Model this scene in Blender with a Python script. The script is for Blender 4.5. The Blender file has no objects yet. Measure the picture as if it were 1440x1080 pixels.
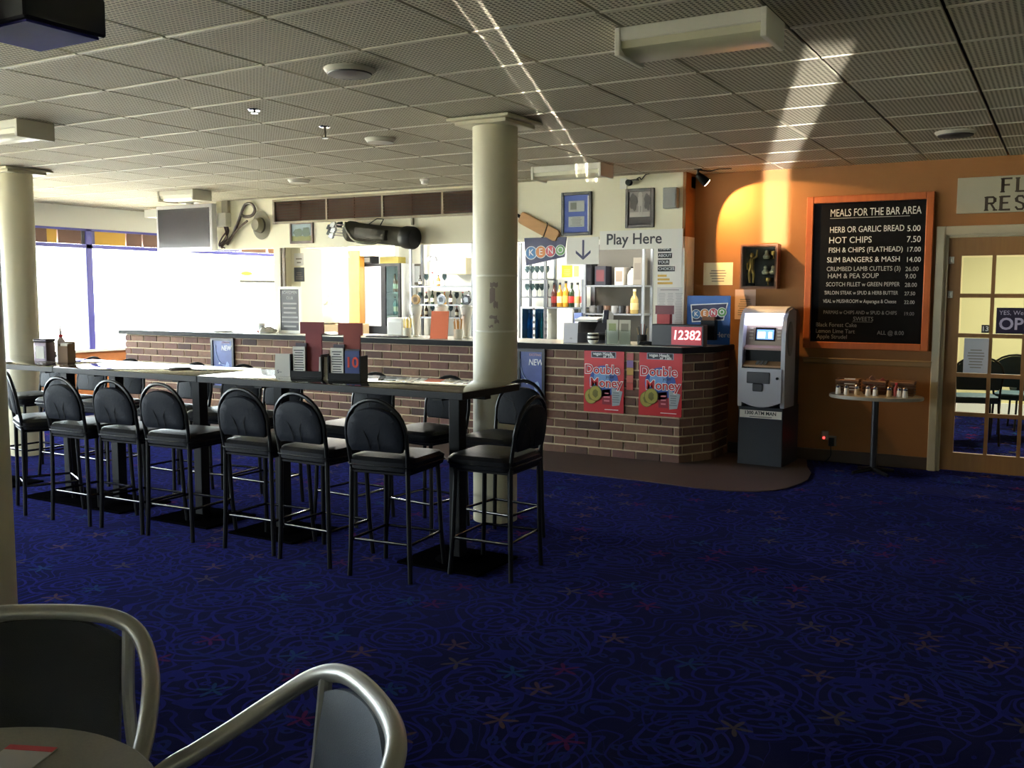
import bpy, bmesh, math, random
from mathutils import Vector, Matrix
R = math.radians
PI = math.pi
random.seed(7)
SC = bpy.context.scene
COL = SC.collection

# ------------------------------------------------------------------ camera, world, exposure
H = 1.52; FPX = 1349.0
def _rot(yaw, pit, rol):
    f = Vector((-math.sin(yaw)*math.cos(pit), math.cos(yaw)*math.cos(pit), -math.sin(pit)))
    r = Vector((math.cos(yaw), math.sin(yaw), 0)); d = f.cross(r)
    c, s = math.cos(rol), math.sin(rol)
    return (c*r + s*d, -s*r + c*d, f)
CR, CD, CF = _rot(R(30), R(5.47), R(-0.1))
cam = bpy.data.cameras.new('camera'); camo = bpy.data.objects.new('camera', cam); COL.objects.link(camo)
cam.sensor_fit = 'HORIZONTAL'; cam.sensor_width = 36; cam.lens = FPX/1440*36; cam.clip_start = 0.05; cam.clip_end = 200
m = Matrix.Identity(4)
for i, v in enumerate((CR, -CD, -CF)):
    for j in range(3): m[j][i] = v[j]
m.translation = (0, 0, H)
camo.matrix_world = m
SC.camera = camo
def ray(x, y): return CR*((x-720)/FPX) + CD*((y-540)/FPX) + CF
def onz(x, y, z=0.0):
    d = ray(x, y); return Vector((0, 0, H)) + d*((z-H)/d.z)
def ony(x, y, Y):
    d = ray(x, y); return Vector((0, 0, H)) + d*(Y/d.y)
def onx(x, y, X):
    d = ray(x, y); return Vector((0, 0, H)) + d*(X/d.x)
def pix(p):
    q = Vector(p) - Vector((0, 0, H)); t = q.dot(CF)
    return (720 + FPX*q.dot(CR)/t, 540 + FPX*q.dot(CD)/t, t)

SC.view_settings.view_transform = 'Standard'; SC.view_settings.look = 'None'
SC.view_settings.gamma = 1.0; SC.view_settings.use_curve_mapping = False
SC.view_settings.exposure = 1.98
SC.cycles.max_bounces = 8; SC.cycles.diffuse_bounces = 4; SC.cycles.glossy_bounces = 3
SC.cycles.transparent_max_bounces = 12; SC.cycles.sample_clamp_indirect = 4.0
SC.cycles.use_denoising = True
SC.cycles.caustics_reflective = False; SC.cycles.caustics_refractive = False

w = bpy.data.worlds.new('world'); SC.world = w; w.use_nodes = True
bg = w.node_tree.nodes['Background']; bg.inputs[0].default_value = (0.86, 0.92, 1.0, 1); bg.inputs[1].default_value = 8.0

def light(name, kind, loc, energy, color=(1, 1, 1), target=None, **kw):
    l = bpy.data.lights.new(name, kind); l.energy = energy; l.color = color
    o = bpy.data.objects.new(name, l); COL.objects.link(o); o.location = loc
    for k, v in kw.items():
        if hasattr(l, k): setattr(l, k, v)
        else: setattr(l.cycles, k, v)
    if target is not None:
        o.rotation_euler = (Vector(target)-Vector(loc)).to_track_quat('-Z', 'Y').to_euler()
    return o
light('sun', 'SUN', (-20, 0, 20), 150, (1, 0.95, 0.86), target=(-20+0.47*20, 0.1*20, 20-0.88*20), angle=R(0.6))
XW = -11.5          # window wall
for y0, y1 in ((-2.9, 1.9), (2.1, 8.4), (8.6, 12.8)):
    light('window_portal', 'AREA', (XW-0.02, (y0+y1)/2, 1.42), 1, target=(0, (y0+y1)/2, 1.42), shape='RECTANGLE', size=y1-y0, size_y=1.4, is_portal=True)
light('window_portal', 'AREA', (-8.5, -3.02, 1.5), 1, target=(-8.5, 5, 1.5), shape='RECTANGLE', size=3, size_y=1.4, is_portal=True)  # portal of the added, unseen front window
# unseen area lamps added behind the viewer, imitating assumed sun off glass: narrow parallel beams that rake ceiling and wall
def beam(x, y, w_, h_, zc, dx, slope, e, sp=0.5):
    d = Vector((dx, 1, 0)); d.normalize(); d.z = slope
    light('added_streak_lamp', 'AREA', (x, y, zc), e, (1, 0.97, 0.9), target=Vector((x, y, zc))+d, shape='RECTANGLE', size=w_, size_y=h_, spread=R(sp))
beam(0.93, -1.45, 0.21, 1.35, 1.0, -0.318, 0.15, 1.4)
beam(-0.375, -1.40, 0.010, 1.05, 1.52, -0.375, 0.15, 0.06, 0.1)
beam(-0.325, -1.40, 0.10, 1.05, 1.52, -0.375, 0.15, 0.06, 0.3)
beam(-0.275, -1.40, 0.016, 1.05, 1.52, -0.375, 0.15, 0.14, 0.1)

# ------------------------------------------------------------------ materials
def lin(c):
    return tuple((v/12.92 if v <= 0.04045 else ((v+0.055)/1.055)**2.4) for v in c)
def hexc(h): return lin(tuple(int(h[i:i+2], 16)/255 for i in (0, 2, 4)))
_M = {}
def M(name, col='808080', rough=0.6, metal=0.0, emit=0.0, ecol=None, noise=0.0, nscale=20.0, bump=0.0, bscale=200.0, spec=None, alpha=None, trans=None, coat=0):
    if name in _M: return _M[name]
    mt = bpy.data.materials.new(name); mt.use_nodes = True; _M[name] = mt
    nt = mt.node_tree; b = nt.nodes['Principled BSDF']
    c = hexc(col) if isinstance(col, str) else col
    b.inputs['Base Color'].default_value = (*c, 1); b.inputs['Roughness'].default_value = rough; b.inputs['Metallic'].default_value = metal
    if spec is not None: b.inputs['Specular IOR Level'].default_value = spec
    if coat: b.inputs['Coat Weight'].default_value = coat
    if emit:
        b.inputs['Emission Color'].default_value = (*(hexc(ecol) if ecol else c), 1); b.inputs['Emission Strength'].default_value = emit
    if noise or bump:
        tc = nt.nodes.new('ShaderNodeNewGeometry')
        if noise:
            n = nt.nodes.new('ShaderNodeTexNoise'); n.inputs['Scale'].default_value = nscale; n.inputs['Detail'].default_value = 4
            nt.links.new(tc.outputs['Position'], n.inputs['Vector'])
            mx = nt.nodes.new('ShaderNodeMix'); mx.data_type = 'RGBA'
            mx.inputs[6].default_value = (*[v*(1-noise) for v in c], 1); mx.inputs[7].default_value = (*[min(1, v*(1+noise)) for v in c], 1)
            nt.links.new(n.outputs['Fac'], mx.inputs[0]); nt.links.new(mx.outputs[2], b.inputs['Base Color'])
        if bump:
            n2 = nt.nodes.new('ShaderNodeTexNoise'); n2.inputs['Scale'].default_value = bscale
            nt.links.new(tc.outputs['Position'], n2.inputs['Vector'])
            bp = nt.nodes.new('ShaderNodeBump'); bp.inputs['Strength'].default_value = bump; bp.inputs['Distance'].default_value = 0.01
            nt.links.new(n2.outputs['Fac'], bp.inputs['Height']); nt.links.new(bp.outputs[0], b.inputs['Normal'])
    if trans is not None:     # thin clear pane: mostly see-through with a fresnel sheen
        out = nt.nodes['Material Output']; tr = nt.nodes.new('ShaderNodeBsdfTransparent'); tr.inputs[0].default_value = (*hexc(trans), 1)
        gl = nt.nodes.new('ShaderNodeBsdfGlossy'); gl.inputs['Roughness'].default_value = 0.05
        fr = nt.nodes.new('ShaderNodeFresnel'); fr.inputs[0].default_value = 1.25; ms = nt.nodes.new('ShaderNodeMixShader')
        nt.links.new(fr.outputs[0], ms.inputs[0]); nt.links.new(tr.outputs[0], ms.inputs[1]); nt.links.new(gl.outputs[0], ms.inputs[2])
        nt.links.new(ms.outputs[0], out.inputs[0])
    return mt

def nodes_of(name):
    mt = bpy.data.materials.new(name); mt.use_nodes = True; _M[name] = mt
    nt = mt.node_tree; return mt, nt, nt.nodes['Principled BSDF']
def mathn(nt, op, a, b=None, c=None):
    n = nt.nodes.new('ShaderNodeMath'); n.operation = op
    for i, v in enumerate((a, b, c)):
        if v is None: continue
        if isinstance(v, (int, float)): n.inputs[i].default_value = v
        else: nt.links.new(v, n.inputs[i])
    return n.outputs[0]
def mixc(nt, fac, a, b):
    n = nt.nodes.new('ShaderNodeMix'); n.data_type = 'RGBA'
    for i, v in ((0, fac), (6, a), (7, b)):
        if isinstance(v, (int, float)): n.inputs[i].default_value = v
        elif isinstance(v, tuple): n.inputs[i].default_value = (*v, 1)
        else: nt.links.new(v, n.inputs[i])
    return n.outputs[2]
def vecn(nt, op, a, b=None, scale=None):
    n = nt.nodes.new('ShaderNodeVectorMath'); n.operation = op
    for i, v in enumerate((a, b)):
        if v is None: continue
        if isinstance(v, tuple): n.inputs[i].default_value = v
        else: nt.links.new(v, n.inputs[i])
    if scale is not None: n.inputs['Scale'].default_value = scale
    return n.outputs[0] if op not in ('LENGTH', 'DISTANCE', 'DOT_PRODUCT') else n.outputs[1]

def carpet_mat():
    mt, nt, b = nodes_of('swirl_carpet')
    pos = nt.nodes.new('ShaderNodeNewGeometry').outputs['Position']
    no = nt.nodes.new('ShaderNodeTexNoise'); no.inputs['Scale'].default_value = 2.2; no.inputs['Detail'].default_value = 2.0
    nt.links.new(pos, no.inputs['Vector'])
    wob = vecn(nt, 'SCALE', vecn(nt, 'SUBTRACT', no.outputs['Color'], (0.5, 0.5, 0.5)), scale=0.22)
    p = vecn(nt, 'ADD', pos, wob)
    def vor(vec, scale, feature='F1'):
        v = nt.nodes.new('ShaderNodeTexVoronoi'); v.voronoi_dimensions = '2D'; v.feature = feature; v.inputs['Scale'].default_value = scale
        nt.links.new(vec, v.inputs['Vector']); return v
    v1 = vor(p, 2.6); ring = mathn(nt, 'SINE', mathn(nt, 'MULTIPLY', v1.outputs['Distance'], 42.0))
    l1 = mathn(nt, 'GREATER_THAN', ring, 0.72)
    fade = mathn(nt, 'LESS_THAN', v1.outputs['Distance'], 0.62)
    l1 = mathn(nt, 'MULTIPLY', l1, fade)
    v2 = vor(vecn(nt, 'ADD', p, (3.3, 1.7, 0)), 6.5); r2 = mathn(nt, 'SINE', mathn(nt, 'MULTIPLY', v2.outputs['Distance'], 13.0))
    l2 = mathn(nt, 'GREATER_THAN', r2, 0.8)
    no2 = nt.nodes.new('ShaderNodeTexNoise'); no2.inputs['Scale'].default_value = 2.3; nt.links.new(pos, no2.inputs['Vector'])
    sel = mathn(nt, 'GREATER_THAN', no2.outputs['Fac'], 0.5)
    l2 = mathn(nt, 'MULTIPLY', l2, sel)
    c = mixc(nt, l1, hexc('09090c'), hexc('1a1b58'))
    c = mixc(nt, l2, c, hexc('122048'))
    no3 = nt.nodes.new('ShaderNodeTexNoise'); no3.inputs['Scale'].default_value = 3.2; no3.inputs['Detail'].default_value = 1.0; nt.links.new(p, no3.inputs['Vector'])
    l3 = mathn(nt, 'GREATER_THAN', mathn(nt, 'SINE', mathn(nt, 'MULTIPLY', no3.outputs['Fac'], 70.0)), 0.8)
    c = mixc(nt, l3, c, hexc('14184e'))
    # small stars, each its own colour
    v3 = vor(pos, 3.4)
    sep = nt.nodes.new('ShaderNodeSeparateColor'); nt.links.new(v3.outputs['Color'], sep.inputs[0])
    dv = vecn(nt, 'SUBTRACT', vecn(nt, 'SCALE', pos, scale=1.0), v3.outputs['Position'])
    # radial star shape
    sx = nt.nodes.new('ShaderNodeSeparateXYZ'); nt.links.new(dv, sx.inputs[0])
    ang = mathn(nt, 'ARCTAN2', sx.outputs[1], sx.outputs[0])
    lobes = mathn(nt, 'MULTIPLY_ADD', mathn(nt, 'POWER', mathn(nt, 'ABSOLUTE', mathn(nt, 'SINE', mathn(nt, 'MULTIPLY_ADD', ang, 2.5, mathn(nt, 'MULTIPLY', sep.outputs[2], 6.0)))), 4.0), 0.20, 0.035)
    star = mathn(nt, 'LESS_THAN', v3.outputs['Distance'], lobes)
    star = mathn(nt, 'MULTIPLY', star, mathn(nt, 'GREATER_THAN', sep.outputs[1], 0.35))
    ramp = nt.nodes.new('ShaderNodeValToRGB'); ramp.color_ramp.interpolation = 'CONSTANT'
    e = ramp.color_ramp.elements; e[0].position = 0; e[0].color = (*hexc('5a1426'), 1); e[1].position = 0.25; e[1].color = (*hexc('5c421c'), 1)
    for ps, h in ((0.5, '1a4254'), (0.7, '50461e'), (0.85, '2a2860')):
        q = e.new(ps); q.color = (*hexc(h), 1)
    nt.links.new(sep.outputs[0], ramp.inputs[0])
    c = mixc(nt, mathn(nt, 'MULTIPLY', star, 0.75), c, ramp.outputs[0])
    fn = nt.nodes.new('ShaderNodeTexNoise'); fn.inputs['Scale'].default_value = 350; nt.links.new(pos, fn.inputs['Vector'])
    c = mixc(nt, mathn(nt, 'MULTIPLY', fn.outputs['Fac'], 0.5), c, hexc('050509'))
    b.inputs['Sheen Weight'].default_value = 0.09; b.inputs['Sheen Tint'].default_value = (0.2, 0.22, 1, 1); b.inputs['Sheen Roughness'].default_value = 0.4
    nt.links.new(c, b.inputs['Base Color']); b.inputs['Roughness'].default_value = 0.95; b.inputs['Specular IOR Level'].default_value = 0.0
    bp = nt.nodes.new('ShaderNodeBump'); bp.inputs['Strength'].default_value = 0.4; bp.inputs['Distance'].default_value = 0.004
    nt.links.new(fn.outputs['Fac'], bp.inputs['Height']); nt.links.new(bp.outputs[0], b.inputs['Normal'])
    return mt
CARPET = carpet_mat()

def tile_mat():
    mt, nt, b = nodes_of('perforated_ceiling_tile')
    pos = nt.nodes.new('ShaderNodeNewGeometry').outputs['Position']
    s = nt.nodes.new('ShaderNodeSeparateXYZ'); nt.links.new(pos, s.inputs[0])
    f = 2*PI/0.024
    a = mathn(nt, 'SINE', mathn(nt, 'MULTIPLY', s.outputs[0], f)); c = mathn(nt, 'SINE', mathn(nt, 'MULTIPLY', s.outputs[1], f))
    hole = mathn(nt, 'GREATER_THAN', mathn(nt, 'ADD', a, c), 0.55)
    n = nt.nodes.new('ShaderNodeTexNoise'); n.inputs['Scale'].default_value = 1.2; nt.links.new(pos, n.inputs['Vector'])
    base = mixc(nt, n.outputs['Fac'], hexc('c9c2ac'), hexc('b3ab95'))
    col = mixc(nt, hole, base, hexc('544e44'))
    nt.links.new(col, b.inputs['Base Color']); b.inputs['Roughness'].default_value = 0.8; b.inputs['Specular IOR Level'].default_value = 0.2
    return mt
TILE = tile_mat()

def brick_mat():
    mt, nt, b = nodes_of('clay_brick')
    oi = nt.nodes.new('ShaderNodeObjectInfo'); g = nt.nodes.new('ShaderNodeNewGeometry')
    r = mathn(nt, 'FRACT', mathn(nt, 'ADD', oi.outputs['Random'], g.outputs['Random Per Island']))
    ramp = nt.nodes.new('ShaderNodeValToRGB'); e = ramp.color_ramp.elements
    e[0].position = 0; e[0].color = (*hexc('4a3834'), 1); e[1].position = 1; e[1].color = (*hexc('80604a'), 1)
    for ps, h in ((0.2, '7d5546'), (0.4, '6b4a40'), (0.6, '93705a'), (0.8, '75504a')):
        q = e.new(ps); q.color = (*hexc(h), 1)
    nt.links.new(r, ramp.inputs[0])
    n = nt.nodes.new('ShaderNodeTexNoise'); n.inputs['Scale'].default_value = 28; n.inputs['Detail'].default_value = 5; nt.links.new(g.outputs['Position'], n.inputs['Vector'])
    c = mixc(nt, mathn(nt, 'MULTIPLY', n.outputs['Fac'], 0.55), ramp.outputs[0], hexc('3c302c'))
    nt.links.new(c, b.inputs['Base Color']); b.inputs['Roughness'].default_value = 0.85
    bp = nt.nodes.new('ShaderNodeBump'); bp.inputs['Strength'].default_value = 0.5; bp.inputs['Distance'].default_value = 0.006
    nt.links.new(n.outputs['Fac'], bp.inputs['Height']); nt.links.new(bp.outputs[0], b.inputs['Normal'])
    return mt
BRICK = brick_mat()

def wood_mat(name, c1, c2, rough=0.45, axis=2):
    mt, nt, b = nodes_of(name)
    pos = nt.nodes.new('ShaderNodeNewGeometry').outputs['Position']
    sc = [18, 18, 18]; sc[axis] = 1.5
    v = vecn(nt, 'MULTIPLY', pos, tuple(sc))
    n = nt.nodes.new('ShaderNodeTexNoise'); n.inputs['Scale'].default_value = 2.0; n.inputs['Detail'].default_value = 5; nt.links.new(v, n.inputs['Vector'])
    nt.links.new(mixc(nt, n.outputs['Fac'], hexc(c1), hexc(c2)), b.inputs['Base Color']); b.inputs['Roughness'].default_value = rough
    return mt

CREAM = M('cream_paint', 'e8e2c6', 0.55, noise=0.03, nscale=3)
COLP = M('column_paint', 'c9c2a6', 0.45, noise=0.04, nscale=5)
ORANGE = M('tan_orange_paint', '8a5a2a', 0.7, noise=0.05, nscale=6)
WHITE = M('white_paint', 'e8e6dc', 0.5)
BLACK = M('black_gloss', '0a0a0c', 0.45, spec=0.2)
BLKM = M('black_tube', '08080a', 0.35, spec=0.35)
VINYL = M('black_vinyl', '121317', 0.42, spec=0.35, bump=0.15, bscale=60)
VINYLB = M('dark_blue_vinyl', '171a22', 0.6, spec=0.15, bump=0.15, bscale=60)
CHROME = M('polished_metal', 'c8c8cc', 0.18, 1.0)
ALU = M('brushed_aluminium', 'b4b4b0', 0.36, 0.55)
STEEL = M('grey_steel', '8a8c90', 0.4, 0.8)
PAPER = M('paper', 'e9e6df', 0.8)
TIMBER = wood_mat('red_timber', '9a4a18', 'b8622a')
DOORW = wood_mat('door_timber', '9a7040', '7c5630')
JAMBW = wood_mat('orange_timber', 'b8802c', '8a5a1c')
BATW = wood_mat('willow', 'b98a4a', '9c6f36', 0.5, 0)
GLASS = M('clear_glass', trans='f4f8f6')
GLASSG = M('tinted_glass', trans='d8e6e0')

# ------------------------------------------------------------------ mesh helpers
def nb(): return bmesh.new()
def bx(bm, x0, x1, y0, y1, z0, z1, mi=0, bev=0.0, seg=1, T=None):
    r = bmesh.ops.create_cube(bm, size=1.0); vs = r['verts']
    for v in vs:
        v.co = Vector(((x0+x1)/2 + v.co.x*(x1-x0), (y0+y1)/2 + v.co.y*(y1-y0), (z0+z1)/2 + v.co.z*(z1-z0)))
    fs = list({f for v in vs for f in v.link_faces})
    for f in fs: f.material_index = mi
    if bev:
        es = list({e for v in vs for e in v.link_edges})
        q = bmesh.ops.bevel(bm, geom=es, offset=bev, segments=seg, profile=0.5, affect='EDGES')
        for f in q['faces']: f.material_index = mi
        vs = list({v for f in q['faces'] for v in f.verts} | {v for v in vs if v.is_valid})
    if T is not None:
        for v in vs: v.co = T @ v.co
    return vs
def tube(bm, pts, r, n=8, closed=False, mi=0, cap=True):
    pts = [Vector(p) for p in pts]; N = len(pts)
    rr = r if isinstance(r, (list, tuple)) else [r]*N
    tang = []
    for i in range(N):
        a = pts[i-1] if (i > 0 or closed) else pts[0]; b = pts[(i+1) % N] if (i < N-1 or closed) else pts[-1]
        tang.append((b-a).normalized())
    t = tang[0]; u = t.orthogonal().normalized(); rings = []
    for i in range(N):
        if i: u = (tang[i-1].rotation_difference(tang[i]) @ u)
        u = (u - tang[i]*u.dot(tang[i])).normalized(); v = tang[i].cross(u)
        rings.append([bm.verts.new(pts[i] + (u*math.cos(2*PI*k/n) + v*math.sin(2*PI*k/n))*rr[i]) for k in range(n)])
    for i in range(N if closed else N-1):
        A, B = rings[i], rings[(i+1) % N]
        for k in range(n):
            f = bm.faces.new((A[k], A[(k+1) % n], B[(k+1) % n], B[k])); f.material_index = mi
    if cap and not closed:
        for q in (rings[0][::-1], rings[-1]):
            f = bm.faces.new(q); f.material_index = mi
def lathe(bm, prof, n=16, c=(0, 0, 0), mi=0, T=None):
    rings = []
    for r, z in prof:
        rings.append([bm.verts.new(Vector((c[0]+max(r, 1e-4)*math.cos(2*PI*k/n), c[1]+max(r, 1e-4)*math.sin(2*PI*k/n), c[2]+z))) for k in range(n)])
    for a, b in zip(rings, rings[1:]):
        for k in range(n):
            f = bm.faces.new((a[k], a[(k+1) % n], b[(k+1) % n], b[k])); f.material_index = mi
    for q in (rings[0][::-1], rings[-1]):
        f = bm.faces.new(q); f.material_index = mi
    if T is not None:
        for g in rings:
            for v in g: v.co = T @ v.co
def prism(bm, poly, h0, h1, mi=0, ax='z', T=None):
    """extrude a 2-D outline; ax='z': (x,y) outline, heights in z; ax='y': (x,z) outline, depth in y; ax='x': (y,z) outline, width in x"""
    def P(a, b, h): return {'z': (a, b, h), 'y': (a, h, b), 'x': (h, a, b)}[ax]
    A = [bm.verts.new(P(a, b, h0)) for a, b in poly]; B = [bm.verts.new(P(a, b, h1)) for a, b in poly]
    fs = [bm.faces.new(A[::-1]), bm.faces.new(B)]
    n = len(poly)
    for k in range(n): fs.append(bm.faces.new((A[k], A[(k+1) % n], B[(k+1) % n], B[k])))
    for f in fs: f.material_index = mi
    bmesh.ops.recalc_face_normals(bm, faces=fs)
    if T is not None:
        for v in A+B: v.co = T @ v.co
def obj(name, bm, mats, parent=None, loc=(0, 0, 0), rot=(0, 0, 0), smooth=True, kind=None):
    if isinstance(bm, bmesh.types.BMesh):
        me = bpy.data.meshes.new(name); bm.to_mesh(me); bm.free()
        for mm in (mats if isinstance(mats, (list, tuple)) else [mats]): me.materials.append(mm)
        if smooth:
            me.shade_smooth(); me.set_sharp_from_angle(angle=R(35))
    else: me = bm
    o = bpy.data.objects.new(name, me); COL.objects.link(o); o.location = loc; o.rotation_euler = rot
    if parent: o.parent = parent
    if kind: o['kind'] = kind
    return o
def tag(o, label, cat, group=None):
    o['label'] = label; o['category'] = cat
    if group: o['group'] = group
    return o
def thing(name, label, cat, loc=(0, 0, 0), rz=0.0, group=None, rot=None):
    o = bpy.data.objects.new(name, None); COL.objects.link(o); o.empty_display_size = 0.1
    o.location = loc; o.rotation_euler = rot or (0, 0, rz); return tag(o, label, cat, group)
def dup(root, loc, rz=0.0, label=None, rot=None):
    c = root.copy(); COL.objects.link(c); c.location = loc; c.rotation_euler = rot or (0, 0, rz)
    if label: c['label'] = label
    for ch in root.children:
        d = ch.copy(); COL.objects.link(d); d.parent = c
        for g in ch.children:
            e = g.copy(); COL.objects.link(e); e.parent = d
    return c
def struct(name, bm, mats, parent=None, **k):
    o = obj(name, bm, mats, parent, **k)
    if not parent: o['kind'] = 'structure'
    return o
def text(body, size, loc, mat, parent=None, rot=(PI/2, 0, 0), align='CENTER', name='lettering', ext=0.0008, shear=0.0, bold=0.0, sx=1.0, spacing=1.0):
    cu = bpy.data.curves.new('t', 'FONT'); cu.body = body; cu.size = size; cu.align_x = align; cu.align_y = 'CENTER'
    cu.extrude = ext; cu.shear = shear; cu.offset = bold; cu.space_character = spacing; cu.resolution_u = 3
    o = bpy.data.objects.new('t', cu); COL.objects.link(o)
    bpy.context.view_layer.update()
    dg = bpy.context.evaluated_depsgraph_get()
    me = bpy.data.meshes.new_from_object(o.evaluated_get(dg)); bpy.data.objects.remove(o); bpy.data.curves.remove(cu)
    me.materials.clear(); me.materials.append(mat)
    t = bpy.data.objects.new(name, me); COL.objects.link(t); t.location = loc; t.rotation_euler = rot; t.scale = (sx, 1, 1)
    if parent: t.parent = parent
    return t
def arc(cx, cy, r, a0, a1, n): return [(cx+r*math.cos(a0+(a1-a0)*i/n), cy+r*math.sin(a0+(a1-a0)*i/n)) for i in range(n+1)]
def rrect(x0, x1, y0, y1, r, n=4):
    return arc(x1-r, y0+r, r, -PI/2, 0, n)+arc(x1-r, y1-r, r, 0, PI/2, n)+arc(x0+r, y1-r, r, PI/2, PI, n)+arc(x0+r, y0+r, r, PI, 1.5*PI, n)
ORD = ['first', 'second', 'third', 'fourth', 'fifth', 'sixth', 'seventh', 'eighth', 'ninth', 'tenth', 'eleventh', 'twelfth']

# ------------------------------------------------------------------ room shell
ZC = 2.63; YW = 8.86; YB = 8.05; YK = 8.60; XE = -3.11
bm = nb(); bx(bm, -11.6, 3.6, -3.1, 13.6, -0.08, 0)
struct('floor', bm, CARPET, smooth=False)
bm = nb(); bx(bm, -60, -11.62, -40, 50, -0.5, -0.3)
struct('ground_outside', bm, M('pale_paving', 'b5b0a6', 0.9, noise=0.08), smooth=False)

bm = nb(); bx(bm, -11.6, 3.6, -3.1, 13.6, ZC+0.03, ZC+0.16)
ceil = struct('ceiling', bm, M('ceiling_void', '3a362e', 0.9), smooth=False)
LIP = M('ceiling_batten', 'bdb7a2', 0.5)
def tile_mesh(dx, dy, lip=True):
    bm = nb(); bx(bm, -dx/2, dx/2, -dy/2, dy/2, 0, 0.014, 0)
    if lip: bx(bm, -dx/2, dx/2, -dy/2, -dy/2+0.02, -0.005, 0, 1)
    me = bpy.data.meshes.new('ceiling_tile'); bm.to_mesh(me); bm.free(); me.materials.append(TILE); me.materials.append(LIP); return me
tm = tile_mesh(0.582, 0.6); tcut = tile_mesh(0.582, 0.485)
spots = []
for i in range(-20, 6):
    for j in range(-5, 23):
        x = 0.6*i+0.124+0.3; y = 0.6*j-0.025+0.3
        if x < XW or x > 3.5 or y < -3 or y > 12.7: continue
        if y > 8.3 and x > -9.2:
            if y > 8.9: continue
            cut = True
        else: cut = False
        p = Vector((x, y-0.058 if cut else y, ZC))
        vis = False
        for a in (-.3, 0, .3):
            for b in (-.3, 0, .3):
                q = (p+Vector((a, b, 0))); u = pix(q)
                if u[2] > 0.2 and -5 < u[0] < 1445 and -5 < u[1] < 1085: vis = True
        spots.append((0 if vis else 1, p.length, p, cut))
spots.sort(key=lambda s: (s[0], s[1]))
for k, (v, d, p, cut) in enumerate(spots[:300]):
    obj('ceiling_tile', tcut if cut else tm, None, ceil, loc=p)
bm = nb()
for v, d, p, cut in spots[300:]:
    h = 0.485/2 if cut else 0.3
    bx(bm, p.x-0.291, p.x+0.291, p.y-h, p.y+h, ZC, ZC+0.014, 0); bx(bm, p.x-0.291, p.x+0.291, p.y-h, p.y-h+0.02, ZC-0.005, ZC, 1)
obj('more_ceiling_tiles', bm, [TILE, LIP], ceil, smooth=False, kind='stuff')

# back wall (tan orange) with the doorway
DX0, DX1, DZ = -0.91, 0.99, 2.0
bm = nb()
bx(bm, XE, DX0, YW, YW+0.12, 0, ZC+0.03); bx(bm, DX1, 3.6, YW, YW+0.12, 0, ZC+0.03); bx(bm, DX0, DX1, YW, YW+0.12, DZ, ZC+0.03)
struct('wall_back', bm, ORANGE, smooth=False)
bm = nb(); bx(bm, 3.5, 3.6, -3.1, YW, 0, ZC+0.03); struct('wall_right', bm, CREAM, smooth=False)
bm = nb(); bx(bm, -11.6, 3.5, -3.1, -3.0, 0, 0.8); bx(bm, -11.6, 3.5, -3.1, -3.0, 2.2, ZC+0.03); bx(bm, -11.6, -10.0, -3.1, -3.0, 0.8, 2.2); bx(bm, -7.0, 3.5, -3.1, -3.0, 0.8, 2.2); struct('wall_front', bm, CREAM, smooth=False)
for k in range(1):  # unseen window added here to light bulkhead and columns from the front
    b = nb(); x0 = -10.0+3.0*k; bx(b, x0, x0+0.06, -3.08, -3.02, 0.8, 2.2); bx(b, x0+2.94, x0+3.0, -3.08, -3.02, 0.8, 2.2); bx(b, x0+0.06, x0+2.94, -3.08, -3.02, 0.8, 0.86); bx(b, x0+0.06, x0+2.94, -3.08, -3.02, 2.14, 2.2)
    wd = struct('window_%d' % (k+11), b, WHITE, smooth=False)
    b = nb(); bx(b, x0+0.06, x0+2.94, -3.053, -3.047, 0.86, 2.14); obj('pane', b, GLASS, wd, smooth=False)
bm = nb(); bx(bm, -11.62, 60, -50, -3.12, -0.5, -0.3); struct('ground_front', bm, M('pale_paving', 'b5b0a6', 0.9, noise=0.08), smooth=False)
# chair rail and baseboard
RAIL = M('rail_paint', '8e6a3c', 0.5)
bm = nb(); bx(bm, -2.06, -0.98, YW-0.022, YW, 0.885, 0.94, bev=0.008); bx(bm, -2.06, -0.98, YW-0.034, YW, 0.925, 0.94, bev=0.004)
struct('trim_1', bm, RAIL)
bm = nb(); bx(bm, -2.74, -0.98, YW-0.016, YW, 0, 0.11, bev=0.005); struct('baseboard_back', bm, M('dark_skirting', '3a2a1c', 0.5))
# bar front
segs = [((-10.3, YB), (-2.93, YB)), ((-2.93, YB), (-2.74, 8.39)), ((-2.74, 8.39), (-2.74, YW))]
bm = nb(); prism(bm, [(-10.29, YB+0.012), (-2.937, YB+0.012), (-2.752, 8.394), (-2.752, YW), (-3.09, YW), (-3.09, 8.45), (-10.29, 8.45)], 0, 0.985)
bar = struct('wall_bar_front', bm, M('pale_mortar', 'c4b294', 0.9, noise=0.1, nscale=40), smooth=False)
BL, BH, JT = 0.24, 0.082, 0.0145
bricks = []
for si, (a, b) in enumerate(segs):
    a = Vector((*a, 0)); b = Vector((*b, 0)); L = (b-a).length; t = (b-a)/L; ang = math.atan2(t.y, t.x)
    for c in range(12):
        z0 = c*BH; s = -(0.5*BL if c % 2 else 0.0) - (0.07*si)
        while s < L:
            s0, s1 = max(s, 0), min(s+BL-JT, L-(0.004 if si < 2 else 0))
            if s1-s0 > 0.035:
                cpt = a+t*((s0+s1)/2); bricks.append((Vector((cpt.x, cpt.y, z0+0.004)), ang, round(s1-s0, 3)))
            s += BL
_bm = {}
def brick_me(l):
    if l not in _bm:
        q = nb(); bx(q, -l/2, l/2, 0.004, 0.014, 0, BH-JT, 0, bev=0.003)
        me = bpy.data.meshes.new('brick'); q.to_mesh(me); q.free(); me.materials.append(BRICK); _bm[l] = me
    return _bm[l]
bricks.sort(key=lambda q: q[0].length)
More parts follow.
